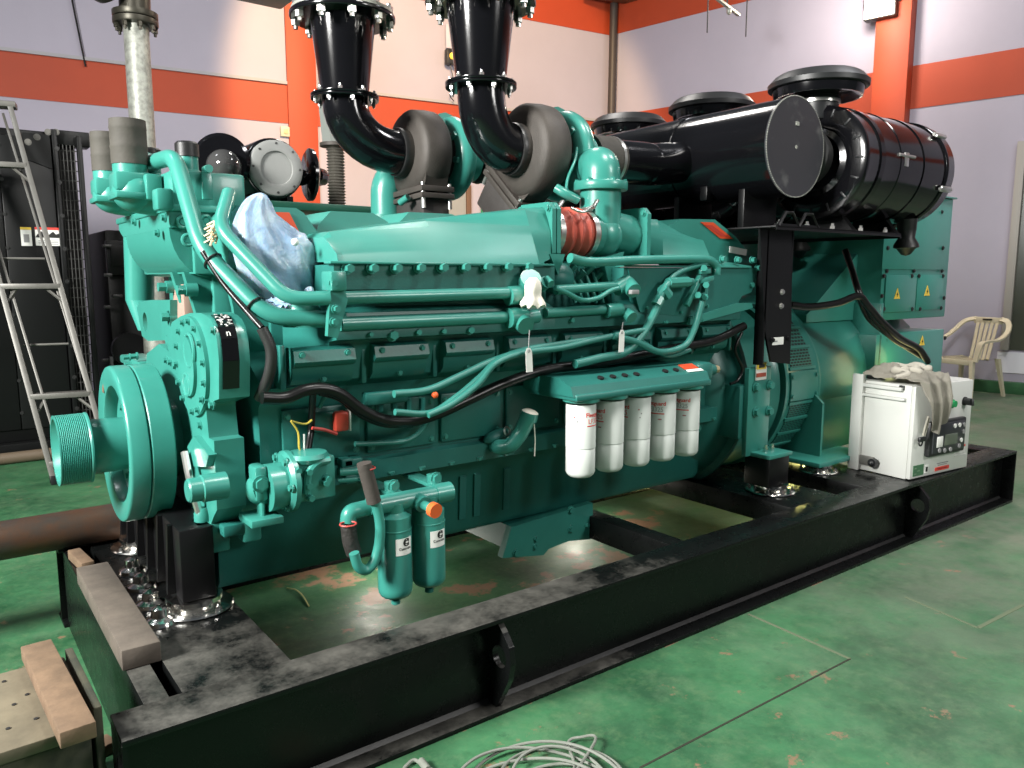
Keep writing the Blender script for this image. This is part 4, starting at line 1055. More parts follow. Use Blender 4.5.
MB().tube(lowhose, .029, 14).build('hose_sleeve', mat('wrinkled_black_sleeve', (.022, .020, .018), .6, bump=1.0, bscale=50, dist=.006), ffh, 'wrinkled black hose sleeve')
MB().tube(P([(354, 553), (358, 566), (366, 570), (374, 562), (379, 545), (380, 525), (377, 508), (373, 498)], GY - .05), .019, 12).build('fuel_hose', GREEN, ffh)
MB().tube(P([(374, 502), (370, 486), (365, 468), (364, 463)], GY - .05), .027, 14).build('hose_sleeve', mat('brown_black_sleeve', (.05, .042, .036), .75, bump=.4, bscale=60, dist=.004), ffh, 'brownish-black hose sleeve')
for px, py in ((367, 468), (348, 524)): MB().torus(at(px, py, y=GY - .045), ZU, .029, .003, 20, 6).build('red_tie', mat('red_tie', (.5, .06, .05), .5), ffh, 'thin red tie')
# drain elbow wrapped in tape
MB().tube(P([(492, 444, .62), (500, 447, .56), (510, 445, .52), (520, 434, .50), (528, 418, .48)], 0), [.03, .034, .034, .034, .036], 18).build('drain_elbow', GREEN, eng)
q = at(529, 416, y=.48); d = at(528, 410, y=.47) - at(524, 424, y=.485)
MB().cyl(q - d * .25, q + d * .30, .041, .038, 20).build('tape_wrap', GREEN, eng)
MB().cyl(q + d * .30, q + d * .42, .038, .025, 20).build('masking_tape', RAG, eng, 'torn white masking tape')
MB().tube(P([(534, 424), (535, 440), (534.5, 456)], .47), .003, 6).build('string', RAG, eng, 'pale string')
m = MB(); q = at(497, 436, y=.60); m.ell(q, (.075, .03, .03), Matrix.Rotation(-.2, 3, 'Y'), 16, 8); m.build('elbow_flange', GREENR, eng)
MB().torus(at(507, 431, y=.56), V((.3, -1, .2)), .018, .005, 16, 6).build('wire_loop', ZINC, eng)

# ---- flywheel housing and rear engine feet
fw = MB(); fw.lathe((3.12, YC, .93), XA, [(0, 0), (.54, 0), (.59, .04), (.62, .16), (.62, .24), (.66, .25), (.66, .28), (.60, .29), (0, .29)], 56)
fwo = fw.build('flywheel_housing', GREENR, eng)
q = at(721, 407, y=.66)
MB().lathe((3.10, .74, .88), (-.35, -1, 0), [(0, 0), (.17, 0), (.17, .05), (.13, .07), (.04, .075), (0, .075)], 28).build('starter_cover', GREENR, fwo)
for k in range(3): bolt(fwo, V((3.08, .665, .88)) + V((.12 * math.cos(k * 2.1 + .5), -.02, .12 * math.sin(k * 2.1 + .5))), (-.35, -1, 0), GREEN, .02, .02)
for s_ in (0, 1):
    def fy(y): return y if s_ == 0 else 2.26 - y
    ya, yb = sorted((fy(.46), fy(.49)))
    MB().box(3.284, 3.489, ya, yb, .60, 1.10, .004).build('rear_foot', GREEN, eng)
    ya, yb = sorted((fy(.335), fy(.52)))
    MB().box(3.33, 3.545, ya, yb, .598, .622, .004).build('rear_foot', GREEN, eng)
    ya, yb = sorted((fy(.345), fy(.51)))
    MB().box(3.345, 3.53, ya, yb, .434, .600, .004).build('rear_support', BLACK, eng, 'black mounting block')
    ya, yb = sorted((fy(.49), fy(.80)))
    MB().box(3.25, 3.40, ya, yb, .70, 1.0, .006).build('rear_foot', GREENR, eng)
for px, py in ((756, 387), (770, 385), (756, 412), (769, 411)): bolt(eng, at(px, py, y=.455), YN, GREEN, .022, .02)
for dx in (-.02, .04): bolt(eng, (3.43 + dx, .42, .622), ZU, CHROME, .016, .022, True)
q = at(759, 369, y=.452); m = MB(); m.obox((at(761, 371, y=.455)), (.10, .006, .10), None, .001); st = m.build('safety_sticker', STICK, eng, 'yellow, black and red safety sticker')
c = at(761, 371, y=.452)
MB().obox(c + V((0, -.002, .028)), (.085, .004, .034), None, 0).build('sticker_field', STICKY, st); MB().obox(c + V((0, -.0045, .028)), (.05, .002, .018), None, 0).build('printed_mark', INK, st)
MB().obox(c + V((0, -.002, -.022)), (.085, .004, .022), None, 0).build('sticker_field', mat('brown_red', (.35, .06, .03), .5), st)

# ---- turbochargers: volute, bearing, compressor, inlet
def turbo(tx, ty, tz, ang):
    RX = Matrix.Translation((tx, ty, tz)) @ Matrix.Rotation(ang, 4, 'X') @ Matrix.Translation((-tx, -ty, -tz))
    m = MB()
    m.lathe((tx, ty, tz), XA, [(.0, -.03), (.115, -.03), (.125, -.025), (.125, .0), (.17, .008), (.205, .018), (.222, .038), (.227, .10), (.224, .15), (.205, .175), (.14, .185), (.10, .19), (0, .19)], 48)
    # volute leg down to the inlet flange
    rg = []
    for k in range(6):
        t = k / 5; hw = .215 - .06 * t
        rg.append([V((tx + .03, ty - hw, tz - .20 * t)), V((tx + .165, ty - hw, tz - .20 * t)), V((tx + .165, ty + hw, tz - .20 * t)), V((tx + .03, ty + hw, tz - .20 * t))])
    mm = MB(); mm.rings(rg); mm.xf(RX)
    tb = m.build('turbocharger', IRON, eng, 'rough grey-brown cast iron turbine housing', angle=50)
    mm.build('volute_outlet', IRON, tb)
    yy = ty
    mm = MB().box(tx + .0, tx + .20, yy - .175, yy + .175, tz - .215, tz - .185, .004); mm.xf(RX); mm.build('turbine_flange', IRON, tb)
    mm = MB().box(tx + .0, tx + .20, yy - .175, yy + .175, tz - .25, tz - .222, .004); mm.xf(RX); mm.build('turbine_flange', IRON, tb)
    for dx in (.02, .18):
        for dy in (-.155, .155):
            mm = MB().cyl((tx + dx, yy + dy, tz - .30), (tx + dx, yy + dy, tz - .17), .012, seg=10); mm.xf(RX); mm.build('stud', ZINC, tb, 'bare steel stud')
    mm = MB().box(tx + .02, tx + .18, yy - .15, yy + .15, tz - .42, tz - .24, .01); mm.xf(RX); mm.build('exhaust_riser', IRON2, tb)
    MB().lathe((tx, ty, tz), XA, [(.110, -.045), (.122, -.045), (.125, -.036), (.125, -.02), (.122, -.012), (.110, -.012)], 40, closed=True).build('v_band_clamp', STEELD, tb, 'dark steel band clamp')
    m = MB(); m.lathe((tx, ty, tz), XA, [(0, .185), (.10, .185), (.09, .20), (.10, .22), (.155, .225), (.155, .25), (0, .25)], 32); m.build('bearing_housing', IRON2, tb)
    # compressor scroll: torus growing towards its outlet
    m = MB(); c = V((tx + .285, ty, tz)); rg = []; n = 40
    for i in range(n + 1):
        a = PI / 2 + 2 * PI * i / n * .98; r_ = .052 + .03 * i / n
        d_ = V((0, math.cos(a), math.sin(a)))
        rg.append([c + d_ * (.165 + r_ * math.cos(2 * PI * q / 12)) + V((1, 0, 0)) * r_ * math.sin(2 * PI * q / 12) for q in range(12)])
    m.rings(rg)
    m.lathe(c, XA, [(0, -.06), (.15, -.06), (.18, -.035), (.19, .0), (.17, .035), (.125, .06), (.12, .12), (.118, .15), (0, .15)], 36)
    m.build('compressor_housing', GREEN, tb, 'green compressor housing')
    for k in range(8):
        a = k * PI / 4 + .2; MB().obox((tx + .228, ty + .165 * math.cos(a), tz + .165 * math.sin(a)), (.02, .045, .03), Matrix.Rotation(a, 3, 'X'), .005).build('clamp_plate', GREEN, tb)
    return tb
TZC = 2.20
qA, qB = at(517, 150, y=.95), at(403, 153, y=1.55)
tA, tB = (qA.x, .95, qA.z), (qB.x, 1.55, qB.z)
turbo(*tA, .70); turbo(*tB, -.05)
# green elbow beside the far turbocharger
q = at(386, 190, y=1.75)
MB().tube(fillet([(q.x, 1.75, 1.80), (q.x, 1.75, q.z + .09), (q.x + .25, 1.72, q.z + .10)], .16, 8), .085, 20, 1).build('crossover_elbow', GREEN, eng)
MB().lathe((q.x, 1.75, 1.90), ZU, [(0, 0), (.115, 0), (.115, .035), (0, .035)], 28).build('elbow_flange', GREEN, eng)
MB().tube([at(400, 203, y=1.5), at(408, 197, y=1.45)], .018, 10).build('bleed_stub', GREEN, eng)
print('TURBO', tA, tB, 'xf', xf, 'xr', xr, 'xt', xt, 'ftop', ftop, 'fx', fx)
# ================================================================ exhaust stacks
def stack(tx, ty, tz, pm, pt, label):
    q = at(*pm, y=ty); vx = q.x; zf = q.z; zt = at(*pt, y=ty).z
    e = thing('exhaust_stack', (vx, ty, zf), label, 'exhaust pipe', 'black exhaust stacks over the turbochargers')
    pts = [(tx - .03, ty, tz), (tx - .06, ty, tz)]
    for k in range(1, 11):
        a = k / 10 * PI / 2; Rx, Rz = tx - .06 - vx, zf - .02 - tz
        pts.append((tx - .06 - Rx * math.sin(a), ty, tz + Rz - Rz * math.cos(a)))
    pts.append((vx, ty, zf))
    MB().tube(pts, .112, 28, 1).build('elbow', BLACKG, e)
    MB().lathe((vx, ty, zf - .013), ZU, [(0, 0), (.165, 0), (.167, .003), (.167, .010), (0, .012)], 40).build('flange', BLACKG, e)
    MB().lathe((vx, ty, zf + .001), ZU, [(0, 0), (.165, 0), (.167, .003), (.167, .010), (0, .012)], 40).build('flange', BLACKG, e)
    bolt_circle(e, (vx, ty, zf + .012), ZU, .145, 8, ZINC, .011, .014, True, .2)
    bolt_circle(e, (vx, ty, zf - .014), (0, 0, -1), .145, 8, ZINC, .011, .014, True, .2)
    MB().lathe((vx, ty, zf + .01), ZU, [(0, 0), (.115, 0), (.118, .02), (.158, zt - zf - .015), (0, zt - zf - .015)], 40).build('reducer', BLACKG, e)
    MB().lathe((vx, ty, zt - .004), ZU, [(0, 0), (.252, 0), (.255, .004), (.255, .02), (.252, .024), (0, .024)], 48).build('top_flange', BLACKG, e)
    bolt_circle(e, (vx, ty, zt - .005), (0, 0, -1), .228, 10, ZINC, .021, .026, True, .25, 'zinc-plated nut')
    MB().lathe((vx, ty, zt + .021), ZU, [(0, 0), (.246, 0), (.246, .016), (.18, .02), (.18, .25), (.20, .26), (.20, 1.6), (0, 1.6)], 40).build('upper_pipe', GALV, e, 'grey steel upper pipe with flange')
    bolt_circle(e, (vx, ty, zt + .038), ZU, .228, 10, ZINC, .021, .02, True, .25, 'zinc-plated nut')
    return e
stack(*tA, (481, 86), (481, 5), 'gloss black exhaust elbow and cone over the nearer turbocharger, right of the pair')
stack(*tB, (345, 98), (338, 19), 'gloss black exhaust elbow and cone over the farther turbocharger, left of the pair')

# ================================================================ air intake duct with its shelf
SHZ = 1.865
DX, DZ, DR = 3.45, 2.285, .258
duct = thing('air_intake_duct', (DX, 1.3, DZ), 'long gloss black cylinder lying across the engine rear, blank end plate towards the camera', 'air duct')
m = MB(); m.lathe((DX, .35, DZ), (0, 1, 0), [(0, .004), (DR, .004), (DR, .66), (DR + .006, .662), (DR + .006, .70), (DR, .702), (DR, 1.9), (0, 1.9)], 56); m.build('shell', BLACKG, duct)
MB().lathe((DX, .35, DZ), (0, 1, 0), [(0, -.006), (DR + .004, -.006), (DR + .004, .006), (0, .006)], 56).build('end_plate', mat('scuffed_black_plate', (.035, .035, .04), .3, col2=(.10, .10, .10), vscale=6, lo=.3, hi=.45), duct, 'scuffed dark end plate')
m = MB()
for k in range(130):
    a = 2 * PI * k / 130; m.ell((DX + (DR + .002) * math.cos(a), .346, DZ + (DR + .002) * math.sin(a)), (.0042, .004, .0042), None, 6, 4)
m.build('weld_bead', GALV, duct, 'bright weld bead')
MB().cyl((DX, .343, DZ), (DX, .346, DZ), .01).obox((DX - .0, .343, DZ + .12), (.03, .004, .02)).build('weld_mark', GALV, duct)
MB().obox((DX - .16, .80, DZ - .215), (.06, .05, .08), None, .006).build('saddle', BLACK, duct)
MB().box(DX - .15, DX + .15, 1.01, 1.05, SHZ, DZ - .20, .004).build('saddle', BLACK, duct)
MB().box(DX - .15, DX + .15, .55, .59, SHZ, DZ - .20, .004).build('saddle', BLACK, duct)
CY = (.50, 1.27, 2.03)
for y in CY:
    MB().lathe((DX + .22, y, DZ - .01), XA, [(0, 0), (.15, 0), (.15, .06), (.165, .07), (.165, .11), (.15, .12), (.15, .15), (0, .15)], 32).build('outlet_collar', RUBB, duct)
# inlets from the turbochargers: grey hump hoses and black stubs
for (tx, ty, tz) in (tA, tB):
    x0 = tx + .48
    MB().tube([(x0 + .16, ty, tz), (x0 + .40, ty, tz + .01), (DX - .45, ty, DZ - .06), (DX - .15, ty, DZ - .02)], .115, 24).build('inlet_pipe', BLACKG, duct)
    MB().lathe((x0 - .02, ty, tz), XA, [(.10, 0), (.122, 0), (.126, .02), (.118, .04), (.126, .10), (.126, .15), (.122, .19), (.10, .19)], 32, closed=True).build('inlet_hose', RUBG, duct, 'grey-brown rubber inlet hose')
    MB().lathe((x0 + .13, ty, tz), XA, [(.11, 0), (.129, 0), (.129, .02), (.11, .02)], 32, closed=True).build('hose_clamp', ZINC, duct, 'steel hose clamp')
shelf = thing('air_cleaner_shelf', (3.8, 1.25, SHZ), 'black steel shelf on posts carrying the air cleaners above the generator', 'shelf')
MB().box(3.22, 4.50, .28, 2.28, SHZ - .010, SHZ, .002).box(3.22, 4.50, .28, .288, SHZ - .022, SHZ).box(4.49, 4.50, .28, 2.28, SHZ - .03, SHZ).build('shelf_plate', BLACK, shelf)
# tall folded posts standing on the rear feet
q = [at(*p, y=.40) for p in ((760, 229), (792, 229), (791.5, 320), (790, 364), (771, 362), (765, 330))]
MB().prism([(p.x, p.z) for p in q], 'y', .40, .412, .002).build('post', BLACK, shelf)
MB().box(at(791, 300, y=.40).x - .012, at(791, 300, y=.40).x, .40, .50, 1.15, SHZ).build('post', BLACK, shelf)
MB().box(at(765, 300, y=.40).x, at(765, 300, y=.40).x + .012, .40, .46, 1.12, SHZ).build('post', BLACK, shelf)
MB().box(3.32, 3.62, 1.90, 1.912, 1.0, SHZ).build('post', BLACK, shelf)
for px, py in ((781, 306), (782, 292), (772, 340), (788, 338)): bolt(shelf, at(px, py, y=.399), YN, ZINC if py < 320 else BLACK, .012, .012)
c = at(778, 341, y=.398); MB().obox(c, (.10, .004, .042), None, 0).build('label', STICK, shelf, 'white label with small square code')
MB().obox(c + V((-.025, -.003, 0)), (.03, .002, .006), None, 0).build('printed_mark', INKG, shelf)
m = MB()
for x in (3.26, 3.44):
    m.tube([(x, .30, SHZ), (x + .06, .30, SHZ + .07), (x + .12, .30, SHZ + .07), (x + .18, .30, SHZ)], .010, 6, 1)
m.box(3.24, 3.64, .295, .315, SHZ + .0, SHZ + .012); m.build('stay', BLACK, shelf)
for x in (3.3, 3.55, 3.80, 4.10, 4.38): bolt(shelf, (x, .32, SHZ), ZU, ZINC, .014, .02, True)

# ================================================================ three air cleaners
def air_cleaner(y, label, first=None):
    if first is None:
        XF = 3.86; L = 1.10; R = .318; z = DZ - .028
        e = thing('air_cleaner', (XF, y, SHZ), label, 'air cleaner', 'black air cleaners on the shelf')
        m = MB(); m.lathe((XF, y, z), XA, [(0, .03), (.15, .03), (.16, .012), (.19, .022), (.20, .008), (.285, .0), (R, .014), (R + .004, .03), (R, .05), (R + .002, .38), (R + .006, .384), (R + .006, .40), (R + .002, .404), (R, L - .16)], 64)
        m.build('canister', BLACKG, e)
        for k in range(16):
            a = k * PI / 8; MB().obox((XF + .004, y + .28 * math.cos(a), z + .28 * math.sin(a)), (.016, .012, .045), Matrix.Rotation(a - PI / 2, 3, 'X'), .003).build('rim_clip', PLASTK, e)
        m = MB(); m.lathe((XF, y, z), XA, [(.20, L - .165), (R + .006, L - .165), (R + .012, L - .155), (R + .012, L - .13), (R + .004, L - .12), (R + .004, L - .05), (R - .015, L - .02), (R - .06, L), (0, L)], 64); m.build('end_cover', BLACKG, e)
        for k in range(6):
            a = .35 + k * PI / 3; q = V((XF + L - .14, y + (R + .018) * math.cos(a), z + (R + .018) * math.sin(a)))
            MB().obox(q, (.13, .035, .018), Matrix.Rotation(a - PI / 2, 3, 'X'), .004).cyl(q - V((.075, 0, 0)), q + V((.075, 0, 0)), .010, seg=8).build('latch', ZINC, e, 'zinc-plated latch')
        q = V((XF + .45, y - R * .97, z + .02)); MB().obox(q, (.05, .025, .08), None, .004).cyl(q + V((-.09, -.01, .02)), q + V((.09, -.01, .02)), .010, seg=8).build('latch', ZINC, e, 'zinc-plated latch')
        # strap feet
        for dx in (.16, .66):
            MB().prism([(y - .18, SHZ + .0), (y + .18, SHZ + .0), (y + .16, SHZ + .02), (y + .10, z - R + .02), (y, z - R + .002), (y - .10, z - R + .02), (y - .16, SHZ + .02)], 'x', XF + dx, XF + dx + .05).build('foot', BLACK, e)
            MB().lathe((XF + dx, y, z), XA, [(R - .005, 0), (R + .007, 0), (R + .007, .045), (R - .005, .045)], 56, closed=True).build('strap', BLACKG, e)
        # dust valve
        q = V((XF + .86, y - .10, z - R - .02)); q = at(907, 221, y=y - .12); q.z = z - R + .03
        MB().lathe(q, (.06, 0, -1), [(0, 0), (.062, 0), (.058, .06), (.05, .12), (.075, .16), (.078, .18), (.055, .19), (.03, .225), (.0, .235)], 20).build('dust_valve', RUBB, e, 'black rubber dust valve')
        # mushroom rain cap
        nz = z + R - .075; nx = XF + .075; ny = y + .04
        MB().lathe((nx, ny, nz), ZU, [(0, 0), (.118, 0), (.118, .10), (.125, .105), (.125, .13), (.115, .135), (.115, .20), (0, .20)], 32).build('inlet_neck', PLASTK, e)
        MB().lathe((nx, ny, nz + .095), ZU, [(.10, 0), (.128, 0), (.128, .018), (.10, .018)], 32, closed=True).build('hose_clamp', ZINC, e, 'steel clamp')
        MB().lathe((nx, ny, nz + .13), ZU, [(0, .03), (.18, .03), (.225, .0), (.245, .0), (.255, .05), (.255, .055), (0, .055)], 48).build('rain_cap_skirt', BLACKG, e)
        MB().lathe((nx, ny, nz + .18), ZU, [(0, 0), (.272, 0), (.279, .004), (.281, .03), (.274, .036), (.245, .068), (.225, .080), (.1, .088), (0, .09)], 48).build('rain_cap', PLASTK, e, angle=22)
        return e
    c = copy_tree(first); c.location.y = y; c['label'] = label
    return c
ac = air_cleaner(CY[0], 'black cylindrical air cleaner nearest the camera, its whole right end in view beside the duct')
air_cleaner(CY[1], 'black air cleaner in the middle of three, only its rain cap showing above the duct', ac)
air_cleaner(CY[2], 'black air cleaner farthest from the camera, leftmost rain cap of the three', ac)
# ================================================================ alternator
alt = thing('alternator', (4.9, YC, ZT + .06), 'large round green alternator with louvred ring and tall terminal box behind the engine', 'alternator')
AZ = .90; AR = .555
MB().lathe((3.43, YC, AZ), XA, [(0, 0), (.60, 0), (.61, .01), (.61, .05), (.54, .07), (.52, .12), (AR - .02, .40), (AR, .43), (0, .43)], 64).build('adapter_ring', GREEN, alt)
XL0, XL1 = 3.93, 4.25
rng = MB().lathe((0, YC, AZ), XA, [(0, XL0 - .03), (AR + .015, XL0 - .03), (AR + .018, XL0), (AR + .006, XL0 + .02), (AR + .006, XL1 - .02), (AR + .018, XL1), (AR + .015, XL1 + .03), (0, XL1 + .03)], 96).build('louvre_ring', GREEN, alt)
# screens: dark mesh panels in frames on the near half
SCRM, nt, b = nodes_of('louvre_screen')
tc = N(nt, 'ShaderNodeTexCoord'); sp_ = N(nt, 'ShaderNodeSeparateXYZ'); cb = N(nt, 'ShaderNodeCombineXYZ')
nt.links.new(tc.outputs['Object'], sp_.inputs[0]); nt.links.new(sp_.outputs['X'], cb.inputs['X'])
nt.links.new(mth(nt, 'SUBTRACT', sp_.outputs['Z'], mth(nt, 'MULTIPLY', sp_.outputs['Y'], .4)), cb.inputs['Y'])
bk_ = N(nt, 'ShaderNodeTexBrick', Scale=1.0); nt.links.new(cb.outputs[0], bk_.inputs['Vector'])
for k_, v_ in (('Mortar Size', .0028), ('Brick Width', .034), ('Row Height', .015), ('Mortar Smooth', .1)): bk_.inputs[k_].default_value = v_
bk_.inputs['Color1'].default_value = bk_.inputs['Color2'].default_value = (.002, .010, .008, 1); bk_.inputs['Mortar'].default_value = (.03, .20, .16, 1)
nt.links.new(bk_.outputs['Color'], b.inputs['Base Color']); b.inputs['Roughness'].default_value = .45
def arc_panel(a0, a1, x0, x1, r0, r1, mt, name, parent, n=10):
    m = MB(); cs = []
    for k in range(n + 1):
        a = a0 + (a1 - a0) * k / n; c_, s_ = math.cos(a), math.sin(a)
        cs.append([V((x0, YC + r0 * c_, AZ + r0 * s_)), V((x0, YC + r1 * c_, AZ + r1 * s_)), V((x1, YC + r1 * c_, AZ + r1 * s_)), V((x1, YC + r0 * c_, AZ + r0 * s_))])
    m.rings(cs); return m.build(name, mt, parent)
R0 = AR
D = math.radians
for (u, v) in ((112, 124), (126, 138), (140, 152), (154, 166), (190, 199), (201, 210), (212, 221), (223, 232), (234, 243), (245, 254)):
    arc_panel(D(u), D(v), XL0 + .045, XL1 - .045, R0 - .01, R0 + .010, SCRM, 'louvre_screen', rng)
for a in (111, 125, 139, 153, 167, 189, 200, 211, 222, 233, 244, 255): arc_panel(D(a - .9), D(a + .9), XL0 + .02, XL1 - .02, R0 - .01, R0 + .020, GREEN, 'louvre_bar', rng, 2)
arc_panel(D(169), D(187), XL0 + .015, XL1 - .015, R0 - .01, R0 + .024, GREEN, 'cover_plate', rng)
for a in (172, 184):
    for x in (XL0 + .03, XL1 - .03): bolt(rng, (x, YC + (R0 + .024) * math.cos(D(a)), AZ + (R0 + .024) * math.sin(D(a))), (0, math.cos(D(a)), math.sin(D(a))), GREEN, .012, .010)
MB().lathe((0, YC, AZ), XA, [(0, XL1), (AR - .01, XL1), (AR - .005, XL1 + .02), (AR - .005, 4.95), (AR - .03, 5.0), (0, 5.0)], 80).build('stator_barrel', GREEN, alt)
MB().lathe((0, YC, AZ), XA, [(0, 4.95), (AR + .01, 4.95), (AR + .01, 5.05), (AR - .06, 5.10), (AR - .10, 5.9), (0, 5.9)], 64).build('end_bracket', GREEN, alt)
# feet: near and far gusset webs down to the base plate
for s_ in (0, 1):
    fy = (lambda y: y) if s_ == 0 else (lambda y: 2.3 - y)
    for (xa_, xb_, xw) in ((4.02, 4.60, 4.20), (5.25, 5.72, 5.30)):
        q = [(fy(.56), .45), (fy(.56), .80), (fy(.70), .92), (fy(.90), .60), (fy(.90), .45)]
        MB().prism(q, 'x', xw, xw + .022, .003).build('foot_web', GREEN, alt)
        ya, yb = sorted((fy(.45), fy(.90)))
        MB().box(xa_, xb_, ya, yb, .425, .455, .004).build('foot_plate', GREEN, alt)
    ya, yb = sorted((fy(.66), fy(.68)))
    MB().box(4.22, 5.72, ya, yb, .45, .80, .003).build('foot_web', GREEN, alt)
# terminal box on top of the rear end
BY = .62
xl, xr_ = at(882, 272, y=BY).x, at(948, 272, y=BY).x
ztop = at(951, 199, y=BY).z
box = MB().box(xl, xr_, BY, 1.85, 1.30, ztop, .006).build('terminal_box', GREEN, alt)
MB().box(xl - .02, xr_ + .02, BY - .02, 1.87, ztop, ztop + .012, .003).build('box_lid', GREEN, box)
def face(pxs, name, t=.008, mt=GREEN):
    q = [at(*p, y=BY) for p in pxs]; x0 = min(p.x for p in q); x1 = max(p.x for p in q); z0 = min(p.z for p in q); z1 = max(p.z for p in q)
    return MB().box(x0, x1, BY - t, BY, z0, z1, .002).build(name, mt, box)
pnl = face([(885, 205), (946, 270)], 'upper_panel', .008)
p1 = face([(885, 275), (913, 311)], 'door_panel', .012)
p2 = face([(916.5, 275), (940, 309)], 'door_panel', .012)
for px in (887, 914, 942):
    for py in (271, 212): bolt(box, at(px, py, y=BY - .008), YN, STEELD, .010, .008)
for px, py in ((884, 276), (912, 276), (884, 309), (912, 309), (919, 276), (943, 276), (941, 308), (920, 309), (888, 248), (943, 248), (882, 296), (944, 298), (945, 338), (886, 340)): bolt(box, at(px, py, y=BY - .012), YN, STEELD, .011, .008)
def triangle(c, s, parent):
    m = MB(); m.prism([(c.x - s, c.z - s * .8), (c.x + s, c.z - s * .8), (c.x, c.z + s)], 'y', c.y - .003, c.y, 0)
    o = m.build('hazard_triangle', STICKY, parent, 'yellow hazard triangle', smooth=False)
    z_ = c.z; x_ = c.x
    MB().prism([(x_ + .004, z_ + .35 * s), (x_ - .012, z_ - .15 * s), (x_, z_ - .15 * s), (x_ - .006, z_ - .55 * s), (x_ + .014, z_ + .0 * s), (x_ + .002, z_ + .0 * s)], 'y', c.y - .0045, c.y - .003).build('lightning_mark', INK, o)
triangle(at(897, 294, y=BY - .0125), .042, p1); triangle(at(927, 291, y=BY - .0125), .042, p2)
# lower box end with one more triangle
m = MB(); xl2, xr2 = at(876, 345, y=.60).x, at(943, 345, y=.60).x
m.box(xl2, xr2, .60, 1.8, .60, at(900, 333, y=.60).z, .006); lb = m.build('exciter_cover', GREEN, alt)
triangle(at(922, 341, y=.597), .04, lb)
# transition from the barrel up to the terminal box (sloping cable cowl)
m = MB(); m.prism([(4.35, 1.35), (xl + .05, 1.80), (xl + .05, 1.30), (4.35, 1.30)], 'y', .80, 1.75, .01); m.build('cable_cowl', GREEN, alt)
MB().box(4.93, 4.96, .60, .95, .9, 1.42, .003).build('lifting_lug', GREEN, alt)
# heavy black cables sagging from the shelf post to the control cabinet
def acable(lst, r, nm='output_cable'):
    MB().tube([at(q[0], q[1], y=q[2]) for q in lst], r, 12, 6).build(nm, CABLEK, alt, 'black cable')
acable([(790, 305, .46), (810, 307, .44), (838, 303, .42), (858, 296, .40), (868, 306, .38), (882, 322, .36), (900, 338, .34), (918, 348, .33), (927, 360, .33)], .022)
acable([(845, 250, .62), (852, 270, .55), (858, 290, .45), (866, 306, .42), (878, 324, .40), (898, 342, .38), (920, 352, .36), (928, 362, .36)], .02)
acable([(858, 296, .42), (868, 318, .44), (884, 332, .42), (904, 346, .38), (922, 357, .36)], .016)
# ================================================================ control cabinet on the skid
CA = V((4.365, .075, ZT + .001)); cyaw = math.radians(-5.5)
CR, CDp = V((math.cos(cyaw), math.sin(cyaw), 0)), V((-math.sin(cyaw), math.cos(cyaw), 0))
CW_, CD_, CH_ = .64, .36, .58
CROT = Matrix((CR, CDp, V((0, 0, 1)))).transposed()
cab = thing('control_cabinet', CA + CR * .3 + CDp * .2, 'white steel control cabinet with black display unit, standing on the skid beam', 'control box')
def cpt(u, d, v): return CA + CR * (u * CW_) + CDp * d + V((0, 0, v * CH_))
def cbox(m, u0, u1, d0, d1, v0, v1, bev=0.0):
    c = (cpt(u0, d0, v0) + cpt(u1, d1, v1)) / 2
    m.obox(c, ((u1 - u0) * CW_, d1 - d0, (v1 - v0) * CH_), CROT, bev); return m
body = cbox(MB(), 0, 1, .012, CD_, 0, 1, .008).build('body', WHITEP, cab)
door = cbox(MB(), .006, .994, -.012, .014, .008, .992, .006).build('door', WHITEP, cab)
cbox(MB(), -.05, .0, CD_ - .045, CD_ + .03, -.0, 1.06, .004).build('back_flange', WHITEP, cab)
cbox(MB(), -.045, .0, .06, CD_, .93, .97, .004).build('side_rail', WHITEP, cab)
cbox(MB(), -.045, .0, .04, CD_ - .04, .83, .86, .004).build('side_rail', WHITEP, cab)
cbox(MB(), -.012, .004, .055, .09, .94, .99, .003).build('rubber_corner', PLASTK, cab, 'black rubber corner piece')
m = cbox(MB(), -.035, .0, CD_ - .14, CD_ - .03, .07, .17, .004); m.build('side_latch', ALU, cab, 'plain metal latch plate')
m = MB(); q = cpt(-.03, CD_ - .15, .12); m.cyl(q, q - CR * .03, .028, seg=16).ell(q - CR * .035, (.018, .018, .018)); m.build('latch_knob', PLASTK, cab, 'black knob')
FN = -CDp
dsp = cbox(MB(), .21, .83, -.045, -.010, .225, .605, .012).build('display_unit', PLASTK, cab, 'black generator controller')
cbox(MB(), .25, .79, -.052, -.040, .26, .575, .008).build('fascia', mat('dark_grey_fascia', (.028, .03, .034), .3), dsp)
cbox(MB(), .44, .66, -.0545, -.048, .33, .45, .002).build('screen', mat('grey_lcd', (.11, .13, .10), .2), dsp)
cbox(MB(), .31, .41, -.0545, -.048, .325, .44, .002).build('key_label', STICK, dsp)
for u, v, mt in ((.60, .53, STICK), (.68, .53, STICK), (.76, .525, INKG), (.76, .45, INKG), (.73, .36, STICK), (.31, .50, mat('green_key', (.05, .3, .12), .4)), (.70, .30, INKG), (.36, .29, INKG), (.45, .28, INKG), (.55, .28, INKG)):
    q = cpt(u, -.051, v); MB().cyl(q, q + FN * .006, .014, seg=16).build('key', mt, dsp)
q = cpt(.62, -.011, .76); m = MB(); m.cyl(q, q + FN * .012, .028, seg=24).cyl(q, q + FN * .03, .024, .020, 24); m.build('indicator_lamp', mat('green_lens', (.02, .30, .10), .25), cab, 'green indicator lens')
q = cpt(.85, -.011, .765); m = MB(); m.cyl(q, q + FN * .01, .028, seg=24).cyl(q, q + FN * .045, .023, seg=20).obox(q + FN * .05, (.012, .02, .045), CROT, .003); m.build('selector_switch', PLASTK, cab, 'black selector knob')
